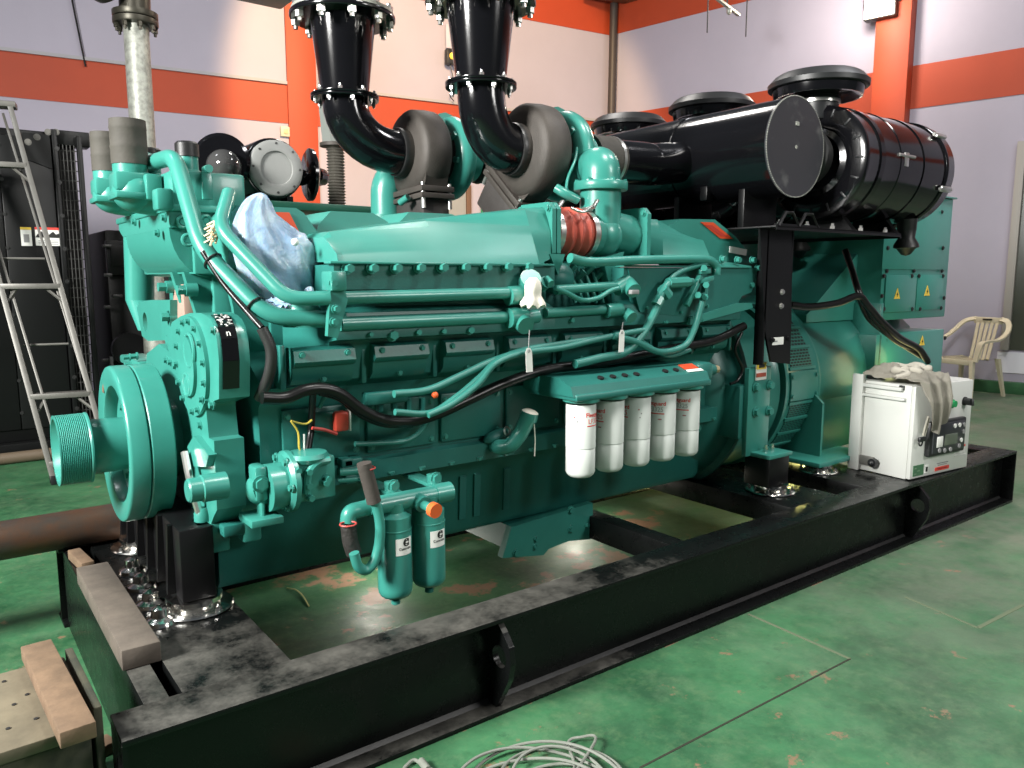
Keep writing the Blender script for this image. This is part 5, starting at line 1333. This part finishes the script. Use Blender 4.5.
def csticker(u0, u1, v0, v1, mt, nm, lab=None): return cbox(MB(), u0, u1, -.0145, -.0115, v0, v1).build(nm, mt, door, lab)
s1 = csticker(.05, .22, .035, .15, mat('green_label', (.06, .16, .08), .5), 'sticker', 'dark green rating label')
for k in range(3): csticker(.065 + .05 * (k % 2), .105 + .05 * (k % 2), .05 + .03 * k, .065 + .03 * k, mat('pale_green_ink', (.30, .42, .30), .5), 'printed_mark')
s2 = csticker(.245, .30, .045, .13, STICK, 'sticker'); cbox(MB(), .255, .285, -.0165, -.013, .06, .11).build('printed_mark', INK, s2)
s3 = csticker(.42, .66, .04, .08, REDP, 'sticker', 'red strip label'); cbox(MB(), .46, .62, -.0155, -.014, .055, .066).build('printed_line', mat('dark_red_ink', (.25, .02, .02), .5), s3)
csticker(.44, .64, .115, .124, INKG, 'printed_line'); csticker(.46, .62, .097, .103, INKG, 'printed_line')
csticker(.79, .93, .255, .275, REDP, 'sticker', 'thin red strip label')
for k in range(4): csticker(.74, .95 - .02 * (k % 2), .16 + .022 * k, .166 + .022 * k, mat('faint_grey_ink', (.55, .55, .53), .5), 'printed_line')
# tray with two black terminals lying along the back of the top
m = MB(); q = cpt(.78, .30, 1.0); 
tr = cbox(MB(), .52, 1.0, .26, .36, 1.0, 1.07, .005).build('terminal_tray', mat('cream_metal', (.62, .50, .34), .45), cab, 'cream terminal tray')
for u in (.60, .92): cbox(MB(), u - .055, u + .045, .245, .30, 1.01, 1.085, .004).build('terminal', PLASTK, tr, 'black terminal block')
cbox(MB(), .10, .24, .28, .36, 1.0, 1.04, .006).build('cable_gland', PLASTK, cab, 'black cable gland')

# grey cloth thrown over the cabinet: crumpled heap on top, tongue hanging over the door
def fnoise(a, b_, s=1.0): return (math.sin(a * 3.1 * s + 1.7 * math.sin(b_ * 2.3 * s)) + math.sin(b_ * 4.3 * s + 1.3 * math.sin(a * 3.7 * s)) + .6 * math.sin(a * 7.9 * s + b_ * 6.1 * s)) / 2.6
m = MB(); nu, nv = 60, 30; top = []
for i in range(nu + 1):
    s_ = i / nu; L_ = s_ * .66; row = []
    for j in range(nv + 1):
        w_ = j / nv - .5
        if L_ < .34:
            dd, zz, off = .335 - L_ - .02, CH_ + .02, 0
            ww = .17 + .05 * math.sin(s_ * 5); uc = .20 + .05 * s_
            lift = .055 * max(0, 1 - (2 * w_) ** 2) * (.6 + .5 * math.sin(s_ * 9)) + .022 * (1 + fnoise(s_ * 6, w_ * 5)) + .006 * fnoise(s_ * 14, w_ * 10)
            p = cpt(uc, dd, 0) + CR * (w_ * 2 * ww); p.z = CA.z + zz + max(lift, .002) - .008 * (abs(w_) > .49)
        else:
            t = (L_ - .34) / .32
            ww = .135 * (1 - .30 * t) ; uc = .21 + .05 * t
            fold = .016 * math.sin(w_ * 15 + 2.0 * t + 1.1 * math.sin(t * 3)) + .004 * math.sin(w_ * 31 + t * 5)
            hang = .30 * t * (1.0 - .45 * abs(w_ + .08) ** 1.0 * (1 if w_ < 0 else 1.2)) 
            p = cpt(uc, -.035 - .012 * math.sin(t * PI) - fold - .016 - .022 * min(1, t * 3), 0) + CR * (w_ * 2 * ww); p.z = CA.z + CH_ + .028 * (1 - min(1, t * 5)) - hang
        row.append(p)
    top.append(row)
def sheet(m, G, n_off):
    A = [[m.bm.verts.new(p) for p in r] for r in G]
    for i in range(len(G) - 1):
        for j in range(len(G[0]) - 1): m.bm.faces.new((A[i][j], A[i][j + 1], A[i + 1][j + 1], A[i + 1][j]))
    r = bmesh.ops.solidify(m.bm, geom=m.bm.faces[:], thickness=n_off)
sheet(m, top, .004)
cl = thing('work_cloth', cpt(.4, .1, 1.0), 'crumpled grey cloth thrown over the top of the white control cabinet', 'cloth')
m.build('cloth', CLOTH, cl, angle=80)
m = MB(); random.seed(3)
for k in range(9):
    u0 = .08 + .045 * k; d0 = .05 + .20 * random.random()
    pts = [cpt(u0 + .08 * q * (1 if k % 2 else -1) * random.uniform(.2, .8), d0 + .05 * math.sin(q * 2 + k), 1.0) + V((0, 0, .03 + .05 * math.sin(PI * (q + .5) / 4) * random.uniform(.7, 1.2))) for q in range(4)]
    m.tube(pts, [.012, .026, .022, .012], 10, 6)
m.build('fold', CLOTH, cl, angle=80)
q = cpt(.20, -.03, .47)
m = MB(); m.tube([cpt(.14, -.05, .68), cpt(.10, -.05, .58), cpt(.085, -.045, .48)], .006, 8).tube([cpt(.155, -.05, .66), cpt(.125, -.05, .56), cpt(.11, -.045, .475)], .006, 8); m.build('drawstring', CLOTH, cl)
m = MB(); m.obox(cpt(.09, -.04, .44), (.07, .02, .03), CROT, .008).torus(cpt(.07, -.04, .405), FN, .018, .005, 20, 8); m.build('clip', PLASTK, cl, 'black clip with ring')

# ================================================================ blue bag tied over a breather in front of the rocker cover
BAGM, nt, b = nodes_of('thin_blue_plastic')
tc = N(nt, 'ShaderNodeTexCoord')
nt.links.new(ramp(nt, noise(nt, tc.outputs['Object'], 7, 5), .35, .62, (.24, .38, .56), (.46, .58, .68)), b.inputs['Base Color'])
b.inputs['Roughness'].default_value = .28; b.inputs['Transmission Weight'].default_value = .12; b.inputs['Specular IOR Level'].default_value = .6
b.inputs['Subsurface Weight'].default_value = .15
bp = N(nt, 'ShaderNodeBump', Strength=.5, Distance=.01); nt.links.new(noise(nt, tc.outputs['Object'], 26, 4), bp.inputs['Height']); nt.links.new(bp.outputs[0], b.inputs['Normal'])
by = .68
prof = [((264, 194), 3, .8), ((262, 200), 10, 1), ((259, 212), 18, 1), ((260, 226), 26, 1), ((264, 240), 32, 1), ((272, 255), 37, 1), ((284, 269), 38, 1), ((296, 281), 34, 1), ((305, 290), 23, 1), ((311, 297), 9, 1), ((313, 301), 5, 1)]
ctr = [at(*p[0], y=by) for p in prof]; px_m = (at(280, 250, y=by) - at(270, 250, y=by)).length / 10
rg = []
m = MB(); nseg = 56
fine = spline(ctr, 4); rad = []
for i in range(len(prof) - 1):
    for k in range(4): rad.append(prof[i][1] + (prof[i + 1][1] - prof[i][1]) * k / 4)
rad.append(prof[-1][1])
for i, c in enumerate(fine):
    t = (fine[min(i + 1, len(fine) - 1)] - fine[max(i - 1, 0)]).normalized(); u = V((t.z, 0, -t.x)).normalized(); v = V((0, 1, 0))
    R_ = rad[i] * px_m; row = []; f = i / len(fine)
    for k in range(nseg):
        a = 2 * PI * k / nseg
        w_ = 1 + (.05 + .07 * f) * math.sin(9 * a + 3 * math.sin(f * 5)) + .04 * math.sin(17 * a + f * 14) + .05 * fnoise(a * 1.0, f * 6)
        row.append(c + u * (R_ * w_ * math.cos(a)) + v * (R_ * .42 * w_ * math.sin(a)))
    rg.append(row)
m.rings(rg)
bag = thing('plastic_bag', ctr[4], 'pale blue plastic bag tied over a breather at the front of the green engine', 'bag')
m.build('bag', BAGM, bag, angle=70)
m = MB()
def flap(pts0, pts1, ampl):
    n = max(len(spline(pts0, 6)), 2); A, B = spline(pts0, 6), spline(pts1, 6); G = []
    for i in range(len(A)):
        G.append([A[i].lerp(B[i], k / 8) + V((0, -ampl * math.sin(k * 1.9 + i * .9), ampl * .6 * math.cos(k * 2.3 + i))) for k in range(9)])
    sheet(m, G, .002)
flap([at(311, 297, y=.55), at(292, 300, y=.54), at(272, 299, y=.56)], [at(311, 300, y=.54), at(294, 308, y=.53), at(278, 312, y=.55)], .012)
flap([at(310, 297, y=.55), at(322, 298, y=.53), at(331, 293, y=.52)], [at(311, 303, y=.54), at(322, 304, y=.52), at(330, 302, y=.51)], .010)
m.tube([at(309, 290, y=.56), at(312, 298, y=.53), at(310, 306, y=.53)], [.018, .012, .02], 10)
m.build('knotted_end', BAGM, bag, angle=70)
MB().ell(at(295, 242, y=.59), (.014, .014, .014)).build('button', STICK, bag, 'small white button')

# ================================================================ radiator unit behind the ladder
rx = lambda px, y=5.95: at(px, 277, y=y).x
rad_ = thing('radiator_unit', (0, 6.4, 0), 'tall black radiator cabinet with warning stickers and wire grille, behind the aluminium ladder', 'radiator')
RY = 5.95; ztp = at(40, 131, y=RY).z
RADM = mat('black_cabinet_paint', (.007, .0075, .0075), .38, spec=.25, bump=.05, bscale=60, dist=.004)
MB().box(-2.2, rx(62), RY, 7.1, .14, ztp, .012).build('body', RADM, rad_)
MB().box(rx(9), rx(61), RY - .02, RY + .005, .25, ztp - .06, .006).build('side_panel', RADM, rad_)
MB().box(-2.2, rx(8), RY - .02, RY + .005, .25, ztp - .06, .006).build('side_panel', RADM, rad_)
MB().box(rx(62), rx(67), RY - .05, 6.9, .1, ztp + .02, .006).build('post', RADM, rad_)
MB().box(rx(86), rx(91), RY - .05, RY + .02, .1, ztp - .02, .006).build('post', RADM, rad_)
MB().box(rx(67), rx(86), RY + .10, 6.9, .1, ztp - .05, .006).build('core', BLACKM, rad_)
gr = MB()
for k in range(5): gr.cyl((rx(69 + k * 3.6), RY - .01, .2), (rx(69 + k * 3.6), RY - .01, ztp - .1), .005, seg=6)
for k in range(30): gr.cyl((rx(67), RY - .005, .2 + k * (ztp - .35) / 29), (rx(86), RY - .005, .2 + k * (ztp - .35) / 29), .005, seg=6)
gr.build('wire_grille', mat('dull_wire', (.022, .022, .02), .6), rad_, 'dull wire grille')
MB().box(-2.2, rx(91), RY - .1, 7.1, 0, .14, .01).build('base_frame', RADM, rad_)
MB().box(rx(62), rx(100), RY + .02, RY + .2, ztp - .10, ztp + .03, .008).build('top_rail', RADM, rad_)
m = MB(); m.prism([(rx(60), ztp - .03), (rx(34), ztp - .03), (rx(24), ztp - .22), (rx(60), ztp - .32)], 'y', RY - .03, RY - .018, .003); m.build('corner_plate', RADM, rad_)
for px, py in ((28, 142), (37, 137), (48, 132), (56, 132)): bolt(rad_, at(px, py, y=RY - .03), YN, ALU, .02, .012)
for k in range(9):
    bolt(rad_, (rx(66), RY - .05, .4 + k * .29), YN, STEELD, .014, .010); bolt(rad_, (rx(10), RY - .02, .4 + k * .29), YN, STEELD, .012, .010)
def rstick(x0, x1, y0, y1, hm, nm):
    a, b2 = at(x0, y0, y=RY - .022), at(x1, y1, y=RY - .022)
    o = MB().box(a.x, b2.x, RY - .026, RY - .02, b2.z, a.z).build('sticker', STICK, rad_, nm)
    MB().box(a.x, b2.x, RY - .028, RY - .024, a.z - .022, a.z).build('sticker_header', hm, o)
    return o, a, b2
o, a, b2 = rstick(20, 32.5, 227, 246, STICKY, 'white sticker with yellow header')
MB().box(a.x + .02, b2.x - .02, RY - .0275, RY - .025, b2.z + .03, b2.z + .10).build('pictogram', INKG, o)
o, a, b2 = rstick(34.5, 61, 227, 246, REDP, 'white sticker with red header')
for u in (.25, .72):
    xm = a.x + (b2.x - a.x) * u
    MB().prism([(xm - .05, a.z - .09), (xm + .05, a.z - .09), (xm + .05, a.z - .05), (xm + .02, a.z - .06), (xm, a.z - .035), (xm - .03, a.z - .06)], 'y', RY - .0285, RY - .025).build('pictogram', INK, o)
for k in range(3): MB().box(a.x + .02, b2.x - .02, RY - .0275, RY - .025, b2.z + .012 + .014 * k, b2.z + .017 + .014 * k).build('printed_line', INKG, o)
MB().cyl((-2.2, RY - .25, .05), (.55, RY - .25, .05), .05, seg=16).build('foot_tube', mat('brownish_tube', (.12, .09, .06), .5), rad_, 'brownish foot tube')
# lower black machine next to it
mach = thing('black_machine', (1.9, 7.0, 0), 'low black machine standing in the dark to the right of the radiator cabinet', 'machine')
MB().box(1.12, 2.6, 6.28, 7.4, .1, 2.05, .03).build('body', BLACKM, mach)
MB().box(1.10, 2.7, 6.24, 7.5, 0, .12, .01).build('base', BLACKM, mach)
MB().box(1.12, 1.30, 6.22, 6.30, 1.62, 1.95, .01).build('panel', BLACK, mach); MB().box(1.15, 1.27, 6.21, 6.23, 1.70, 1.90, .004).build('panel_plate', RADM, mach)
for px, py, w in ((107, 246, .08), (108, 275, .07), (117, 296, .09), (107, 307, .05), (108, 360, .1)):
    MB().obox(at(px, py, y=6.19), (w, .05, .03), None, .006).build('fitting', STEELD, mach)
MB().cyl((1.25, 6.12, .9), (1.25, 6.2, .9), .16, seg=28).build('round_cover', BLACK, mach)
for k, px in enumerate((92, 110)):
    a, b2 = at(px, 357, y=6.1), at(px + 5, 385, y=6.1)
    MB().box(a.x, b2.x, 6.10, 6.14, b2.z, a.z).build('pale_panel', mat('pale_grey_panel', (.12, .12, .13), .5), mach, 'pale grey plate')

# aluminium stepladder, folded, leaning on the radiator
lad = thing('step_ladder', (.6, 4.9, 0), 'folded aluminium stepladder leaning on the black radiator cabinet', 'ladder')
F1, F2 = at(55, 484, z=0), V((.86, 4.90, 0))
F2 = at(114, 478, z=0)
T2 = at(10, 106, y=5.78); upv = T2 - F2
T1 = F1 + upv
def rail(A, B, w=.085, t=.04, name='stile', mt=ALU, par=lad):
    d = B - A; m = MB(); z_ = d.normalized(); x_ = (F2 - F1).normalized(); x_ = (x_ - z_ * x_.dot(z_)).normalized(); y_ = z_.cross(x_)
    m.obox((A + B) / 2, (t, w, d.length), Matrix((x_, y_, z_)).transposed(), .003); return m.build(name, mt, par)
lift_ = upv.normalized() * .03
rail(F1 + lift_, T1); rail(F2 + lift_, T2)
for A in (F1, F2): 
    m = MB(); m.obox(A + upv * .012, (.05, .09, .07), None, .006); m.build('rubber_foot', PLASTK, lad, 'black rubber foot')
hh = upv.z
for py in (166, 286, 393, 458):
    lo, hi = 0.0, 1.0
    for _ in range(40):
        mid = (lo + hi) / 2; q = F2 + upv * mid
        dd_ = q - CAM; fwd_ = dd_.x * EX[1] + dd_.y * EY[1]
        z_ = fwd_ * math.cos(TH) - dd_.z * math.sin(TH); v_ = -fwd_ * math.sin(TH) - dd_.z * math.cos(TH)
        if 384 + FPX * v_ / z_ > py: lo = mid
        else: hi = mid
    f = lo
    a, b2 = F1 + upv * f, F2 + upv * f; d = b2 - a
    rot = Matrix((d.normalized(), V((0, 0, 1)).cross(d.normalized()), V((0, 0, 1)))).transposed()
    MB().obox((a + b2) / 2, (d.length, .10, .042), rot, .003).build('step', ALU, lad)
    for A_, D_ in ((b2, -d.normalized()), (a, d.normalized())):
        MB().tube([A_ - upv.normalized() * .15, A_ + D_ * .10 - V((0, 0, .02))], .013, 6, 1).build('step_brace', ALU, lad)
m = MB(); d = (T2 - T1).normalized(); rot = Matrix((d, V((0, 0, 1)).cross(d), V((0, 0, 1)))).transposed(); m.obox((T1 + T2) / 2 + V((0, .03, .01)), ((T2 - T1).length + .10, .16, .05), rot, .01); m.build('top_cap', ALU, lad)
back = V((0, .11, 0)) 
for A, T in ((F1, T1), (F2, T2)):
    rail(A + back * .6 + V((0, .0, .30)) + d * (-.045 if T is T2 else .045), T + back + V((0, 0, -.05)) + d * (-.045 if T is T2 else .045), .03, .02, 'rear_leg')
for f in (.35, .58): 
    a, b2 = F1 + upv * f + back * .85, F2 + upv * f + back * .85; MB().cyl(a + d * .045, b2 - d * .045, .010, seg=8).build('rear_brace', ALU, lad)

# galvanised stack with bolted flange behind the water tower
GPY = 5.75
gp = at(138, 60, y=GPY); zf = at(134, 22, y=GPY).z
e = thing('galvanised_stack', (gp.x, GPY, 0), 'mottled galvanised steel pipe with dark bolted flange rising behind the grey hoses', 'pipe')
MB().cyl((gp.x, GPY, 0), (gp.x, GPY, zf), .106, seg=32).build('pipe', GALV, e)
FLM = mat('dark_flange_steel', (.07, .065, .05), .4, metal=.6, var=.3, vscale=8)
MB().lathe((gp.x, GPY, zf - .03), ZU, [(.0, 0), (.185, 0), (.19, .01), (.19, .05), (0, .055)], 40).build('flange', FLM, e)
MB().lathe((gp.x, GPY, zf + .03), ZU, [(.0, 0), (.185, 0), (.19, .01), (.19, .05), (0, .055)], 40).build('flange', FLM, e)
bolt_circle(e, (gp.x, GPY, zf - .03), (0, 0, -1), .16, 8, FLM, .024, .04, True)
MB().tube([(gp.x, GPY, zf + .08), (gp.x, GPY, zf + .35), (gp.x - .06, GPY, zf + .9)], .13, 28).lathe((gp.x - .16, GPY, zf + .22), (-.5, -.3, .5), [(0, 0), (.16, 0), (.19, .05), (.19, .09), (0, .1)], 32).build('upper_pipe', FLM, e)
# thin cable dangling in front of the far wall
c = on_wall(76, 28, CN + LN * .05, LN)
o = MB().tube([c + V((-.12, 0, 1.2)), c + V((-.03, 0, .4)), c + V((.08, 0, -.48))], .012, 6).build('hanging_cable', CABLEK, None)
tag(o, 'thin black cable dangling down the pale far wall above the orange band, upper left', 'cable')

# far set of air filters on a stand beyond the engine
fy_, fz_ = 2.65, at(277, 168, y=2.65).z; fx_ = at(277, 168, y=2.65).x
e = thing('round_filter_unit', (fx_, 3.0, 0), 'round black filter with grey bolted end cover and two black rain discs beyond the engine', 'air filter')
MB().box(fx_ - .42, fx_ + .62, 2.62, 3.3, fz_ - .25, fz_ - .20, .006).build('stand_top', mat('dark_green_paint', (.01, .07, .045), .4), e)
for dx in (-.38, .58):
    for y in (2.66, 3.26): MB().box(fx_ + dx - .03, fx_ + dx + .03, y - .03, y + .03, 0, fz_ - .25, .004).build('stand_leg', BLACK, e)
MB().lathe((fx_, fy_, fz_), (0, 1, 0), [(0, .03), (.17, .03), (.182, .04), (.187, .06), (.187, .55), (0, .55)], 44).build('canister', BLACKG, e)
MB().lathe((fx_, fy_, fz_), (0, 1, 0), [(0, .012), (.10, .012), (.103, .0), (.155, -.004), (.167, .004), (.170, .03), (0, .035)], 44).build('end_cover', GREYCAP, e, 'grey end cover')
bolt_circle(e, (fx_, fy_ - .002, fz_), (0, -1, 0), .148, 8, STEELD, .0055, .004)
for dx in (-.1, .1): MB().box(fx_ + dx - .02, fx_ + dx + .02, fy_ + .06, fy_ + .5, fz_ - .205, fz_ - .16).build('saddle', BLACK, e)
q = at(311, 175, y=2.9)
MB().lathe(q, (-1, .12, 0), [(0, -.05), (.06, -.05), (.14, -.02), (.17, -.005), (.172, .015), (.15, .03), (0, .035)], 40).build('rain_disc', BLACKG, e)
MB().tube([q + V((.03, 0, 0)), q + V((.10, .1, 0)), (fx_ + .12, 3.1, fz_)], .055, 16).build('neck', BLACKG, e)
q = at(222, 161, y=2.70)
MB().lathe(q, (-.30, -1, .05), [(0, -.04), (.10, -.04), (.155, -.01), (.162, .01), (.14, .025), (0, .01)], 44).build('rain_disc', BLACKG, e)
MB().lathe(q + V((.01, 0, -.04)), (-.30, -1, .05), [(.10, .02), (.10, .06), (.085, .12), (.05, .16), (0, .175)], 36).build('dust_bowl', mat('smoky_bowl', (.05, .05, .05), .08), e, 'glossy smoky dust bowl')
MB().tube([q + V((.0, .03, 0)), q + V((.1, .2, 0)), (fx_ - .1, 3.0, fz_)], .06, 16).build('neck', BLACKG, e)
# second exhaust: tapered box over a corrugated bellows
bx, by2 = at(336, 170, y=3.5).x, 3.5
z0, z1, z2 = at(336, 206, y=by2).z, at(336, 147, y=by2).z, at(333, 108, y=by2).z
e = thing('bellows_pipe', (bx, by2, 0), 'grey corrugated exhaust bellows under a tapered grey box, behind the left exhaust elbow', 'pipe')
m = MB(); pr = [(0, 0)]
n = 20
for k in range(n * 4 + 1): pr.append((.062 + .008 * math.cos(k * PI / 2), k * (z1 - z0) / (n * 4)))
pr.append((0, z1 - z0)); m.lathe((bx, by2, z0), ZU, pr, 28); m.build('bellows', mat('dull_steel_bellows', (.16, .15, .13), .45, metal=.5), e)
MB().cyl((bx, by2, 0), (bx, by2, z0 - .02), .06, seg=20).build('riser', GALV, e)
MB().cyl((bx, by2, z0 - .025), (bx, by2, z0), .115, seg=28).build('flange', IRON, e)
MB().cyl((bx, by2, z1), (bx, by2, z1 + .025), .115, seg=28).build('flange', IRON, e)
m = MB(); m.rings([[V((bx + sx_ * w, by2 + sy_ * w, z)) for sx_, sy_ in ((-1, -1), (1, -1), (1, 1), (-1, 1))] for z, w in ((z1 + .025, .07), (z2, .085), (z2 + 1.2, .085))]); m.build('tapered_box', mat('grey_green_box', (.22, .24, .22), .5), e)

# ================================================================ things on the floor at the front
PYc, PZc = 1.80, ZT + .0855
e = MB(); e.lathe((-1.6, PYc, PZc), XA, [(.076, 0), (.085, 0), (.085, 2.05), (.076, 2.05)], 40, closed=True)
tag(e.build('steel_pipe', RUST, None), 'rusty dark steel pipe laid across the front end of the black skid', 'pipe')
def plank(name, c, size, rotz, mt, label, cat, bev=.004, tilt=0):
    m = MB(); m.obox(c, size, Matrix.Rotation(rotz, 3, 'Z') @ Matrix.Rotation(tilt, 3, 'X'), bev); return tag(m.build(name, mt, None), label, cat)
plank('timber_block', (.136, .853, ZT + .0345), (.115, .885, .068), 0, WOODG, 'long grey timber beam lying on the front cross beam of the skid', 'timber')
plank('timber_offcut', (.125, 1.52, ZT + .022), (.05, .22, .042), .10, WOODP, 'small timber offcut on the skid under the rusty pipe', 'timber')
cz = .40
e = thing('wooden_crate', (-.4, .35, 0), 'dirty wooden crate with screwed plywood lid at the lower left corner', 'crate')
ca, cb, cc = at(95, 722, z=cz), at(0, 741, z=cz), at(66, 660, z=cz)
dr = (cc - ca).normalized(); dl = V((dr.y, -dr.x, 0)) * -1
rotc = Matrix((V((-dl.x, -dl.y, 0)), dr, V((0, 0, 1)))).transposed()
ctr_ = ca + dr * .24 + dl * .33
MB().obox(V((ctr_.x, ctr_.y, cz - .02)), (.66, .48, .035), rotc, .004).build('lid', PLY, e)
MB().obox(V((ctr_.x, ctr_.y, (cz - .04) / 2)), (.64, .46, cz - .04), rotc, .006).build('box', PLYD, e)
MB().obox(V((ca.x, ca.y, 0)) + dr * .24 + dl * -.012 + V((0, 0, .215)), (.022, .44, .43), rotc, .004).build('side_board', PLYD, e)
for k in range(6):
    q = at((4, 14, 27, 36, 8, 30)[k], (681, 704, 694, 718, 728, 673)[k], z=cz); m = MB(); m.cyl(q - V((0, 0, .004)), q + V((0, 0, .0)), .006, seg=10); m.build('screw', STEELD, e)
pz = cz + .045
a, b2, c2 = at(78, 728, z=pz), at(36, 643, z=pz), at(24, 646, z=pz)
dd = (a - b2); dd.z = 0
plank('wood_batten', ((a + b2) / 2).to_tuple()[:2] + (cz + .0245,), (.085, dd.length, .046), math.atan2(dd.y, dd.x) - PI / 2, WOODP, 'pale wood batten lying on the lid of the dirty wooden crate', 'batten')
q = at(105, 743, z=.03)
plank('wood_scrap', (q.x, q.y, .021), (.05, .07, .04), .3, WOODP, 'tiny pale wood scrap on the green floor beside the crate', 'wood')

# grey cord coiled on the floor
m = MB(); random.seed(11); pts = []
c = V((1.09, -.46, 0))
for k in range(132):
    t = k / 131; a = 2.2 + t * 2 * PI * 6.3
    R_ = .205 + .06 * math.sin(t * 23) + .03 * math.sin(t * 61)
    pts.append(c + V((.02 * math.sin(t * 17), .02 * math.cos(t * 13), 0)) + V((R_ * 1.12 * math.cos(a) * .9, R_ * math.sin(a), .010 + .018 * (1 + math.sin(t * 29 + a)) * .8)))
pts += [V((1.38, -.36, .03)), V((1.365, -.30, .022)), V((1.32, -.29, .014)), V((1.25, -.40, .02)), V((1.12, -.55, .012))]
m.tube(pts, .0052, 8, 6)
e = thing('coiled_cord', c, 'loose coil of grey electric cord on the green floor at the bottom edge', 'cord')
m.build('coil', CORD, e)
m = MB(); m.tube([at(404, 768, z=.01), at(414, 760, z=.012), at(424, 766, z=.012), at(436, 772, z=.01), at(470, 790, z=.01)], .0062, 8); m.cyl(at(421, 761, z=.013), at(428, 770, z=.013), .013, seg=10); m.build('loose_end', CORD, e)

# ================================================================ cream plastic chair by the right wall
ch = thing('plastic_chair', (10.95, 2.52, 0), 'cream moulded plastic armchair standing by the right wall behind the generator', 'chair')
lat, fw_ = V((EX[0], EY[0], 0)), V((EX[1], EY[1], 0))
cf = (lat * -.90 + fw_ * -.42).normalized(); cs = V((-cf.y, cf.x, 0))      # facing direction and its left
c0 = V((10.95, 2.52, 0))
CSC = 1.18
def cp(f, s_, z): return c0 + (cf * f + cs * s_ + V((0, 0, z))) * CSC
m = MB(); G = []
for i in range(13):
    f = .23 - .46 * i / 12; row = []
    for j in range(13):
        s_ = -.24 + .48 * j / 12
        row.append(cp(f, s_ * (1 - .10 * i / 12), .44 - .03 * math.cos(s_ * 6) * (i / 12) - .02 * (i == 0)))
    G.append(row)
sheet(m, G, .012); m.build('seat', BEIGEP, ch)
# back: five slats with the rounded rim
for k in range(5):
    s_ = -.10 + .05 * k
    pts = [cp(-.21, s_, .40), cp(-.26, s_ * 1.05, .60), cp(-.32, s_ * 1.15, .84)]
    mm = MB(); rr = []
    for p_ in spline(pts, 5):
        rr.append([p_ + cs * .0215 + cf * .006, p_ - cs * .0215 + cf * .006, p_ - cs * .0215 - cf * .006, p_ + cs * .0215 - cf * .006])
    mm.rings(rr); mm.build('back_slat', BEIGEP, ch)
mm = MB(); mm.obox(cp(-.325, 0, .855), (.03, .40, .09), Matrix((cf, cs, V((0, 0, 1)))).transposed(), .012); mm.build('head_rail', BEIGEP, ch)
mm = MB(); mm.obox(cp(-.308, 0, .868), (.02, .13, .018), Matrix((cf, cs, V((0, 0, 1)))).transposed(), .003); mm.build('grip_slot', BLACKM, ch, 'dark grip slot')
for sg in (-1, 1):
    rr = []; pts = [cp(-.325, sg * .15, .875), cp(-.29, sg * .26, .84), cp(-.20, sg * .315, .74), cp(-.05, sg * .32, .66), cp(.12, sg * .31, .645), cp(.20, sg * .29, .62), cp(.225, sg * .27, .50), cp(.235, sg * .26, .42)]
    mm = MB(); sp_ = spline(pts, 5)
    for i, p_ in enumerate(sp_):
        t = (sp_[min(i + 1, len(sp_) - 1)] - sp_[max(i - 1, 0)]).normalized(); u = t.cross(cs * sg).normalized(); o_ = cs * sg
        o_ = (o_ - t * o_.dot(t)).normalized(); u = t.cross(o_)
        rr.append([p_ + o_ * .032 + u * .012, p_ - o_ * .032 + u * .012, p_ - o_ * .032 - u * .012, p_ + o_ * .032 - u * .012])
    mm.rings(rr); mm.build('armrest', BEIGEP, ch)
    for f0, f1 in ((.22, .27), (-.22, -.30)):
        mm = MB(); rr = []
        for t in (0, .5, 1):
            p_ = cp(f0 + (f1 - f0) * t, sg * (.215 + .05 * t), .43 * (1 - t)); w_ = .045 - .015 * t
            rr.append([p_ + cf * w_ * .6 + cs * w_ * .6, p_ - cf * w_ * .6 + cs * w_ * .6, p_ - cf * w_ * .6 - cs * w_ * .6, p_ + cf * w_ * .6 - cs * w_ * .6])
        mm.rings(rr); mm.build('leg', BEIGEP, ch)
MB().obox(cp(.225, 0, .40), (.02, .46, .07), Matrix((cf, cs, V((0, 0, 1)))).transposed(), .006).build('apron', BEIGEP, ch)

# thin pale wire lying on the ground inside the skid
o = MB().tube([at(287, 588, z=.006), at(296, 590, z=.012), at(303, 596, z=.010), at(309, 606, z=.006)], .004, 6).build('wire_scrap', WIREW, None)
tag(o, 'short pale wire scrap on the stained ground inside the skid, below the oil pan', 'wire')
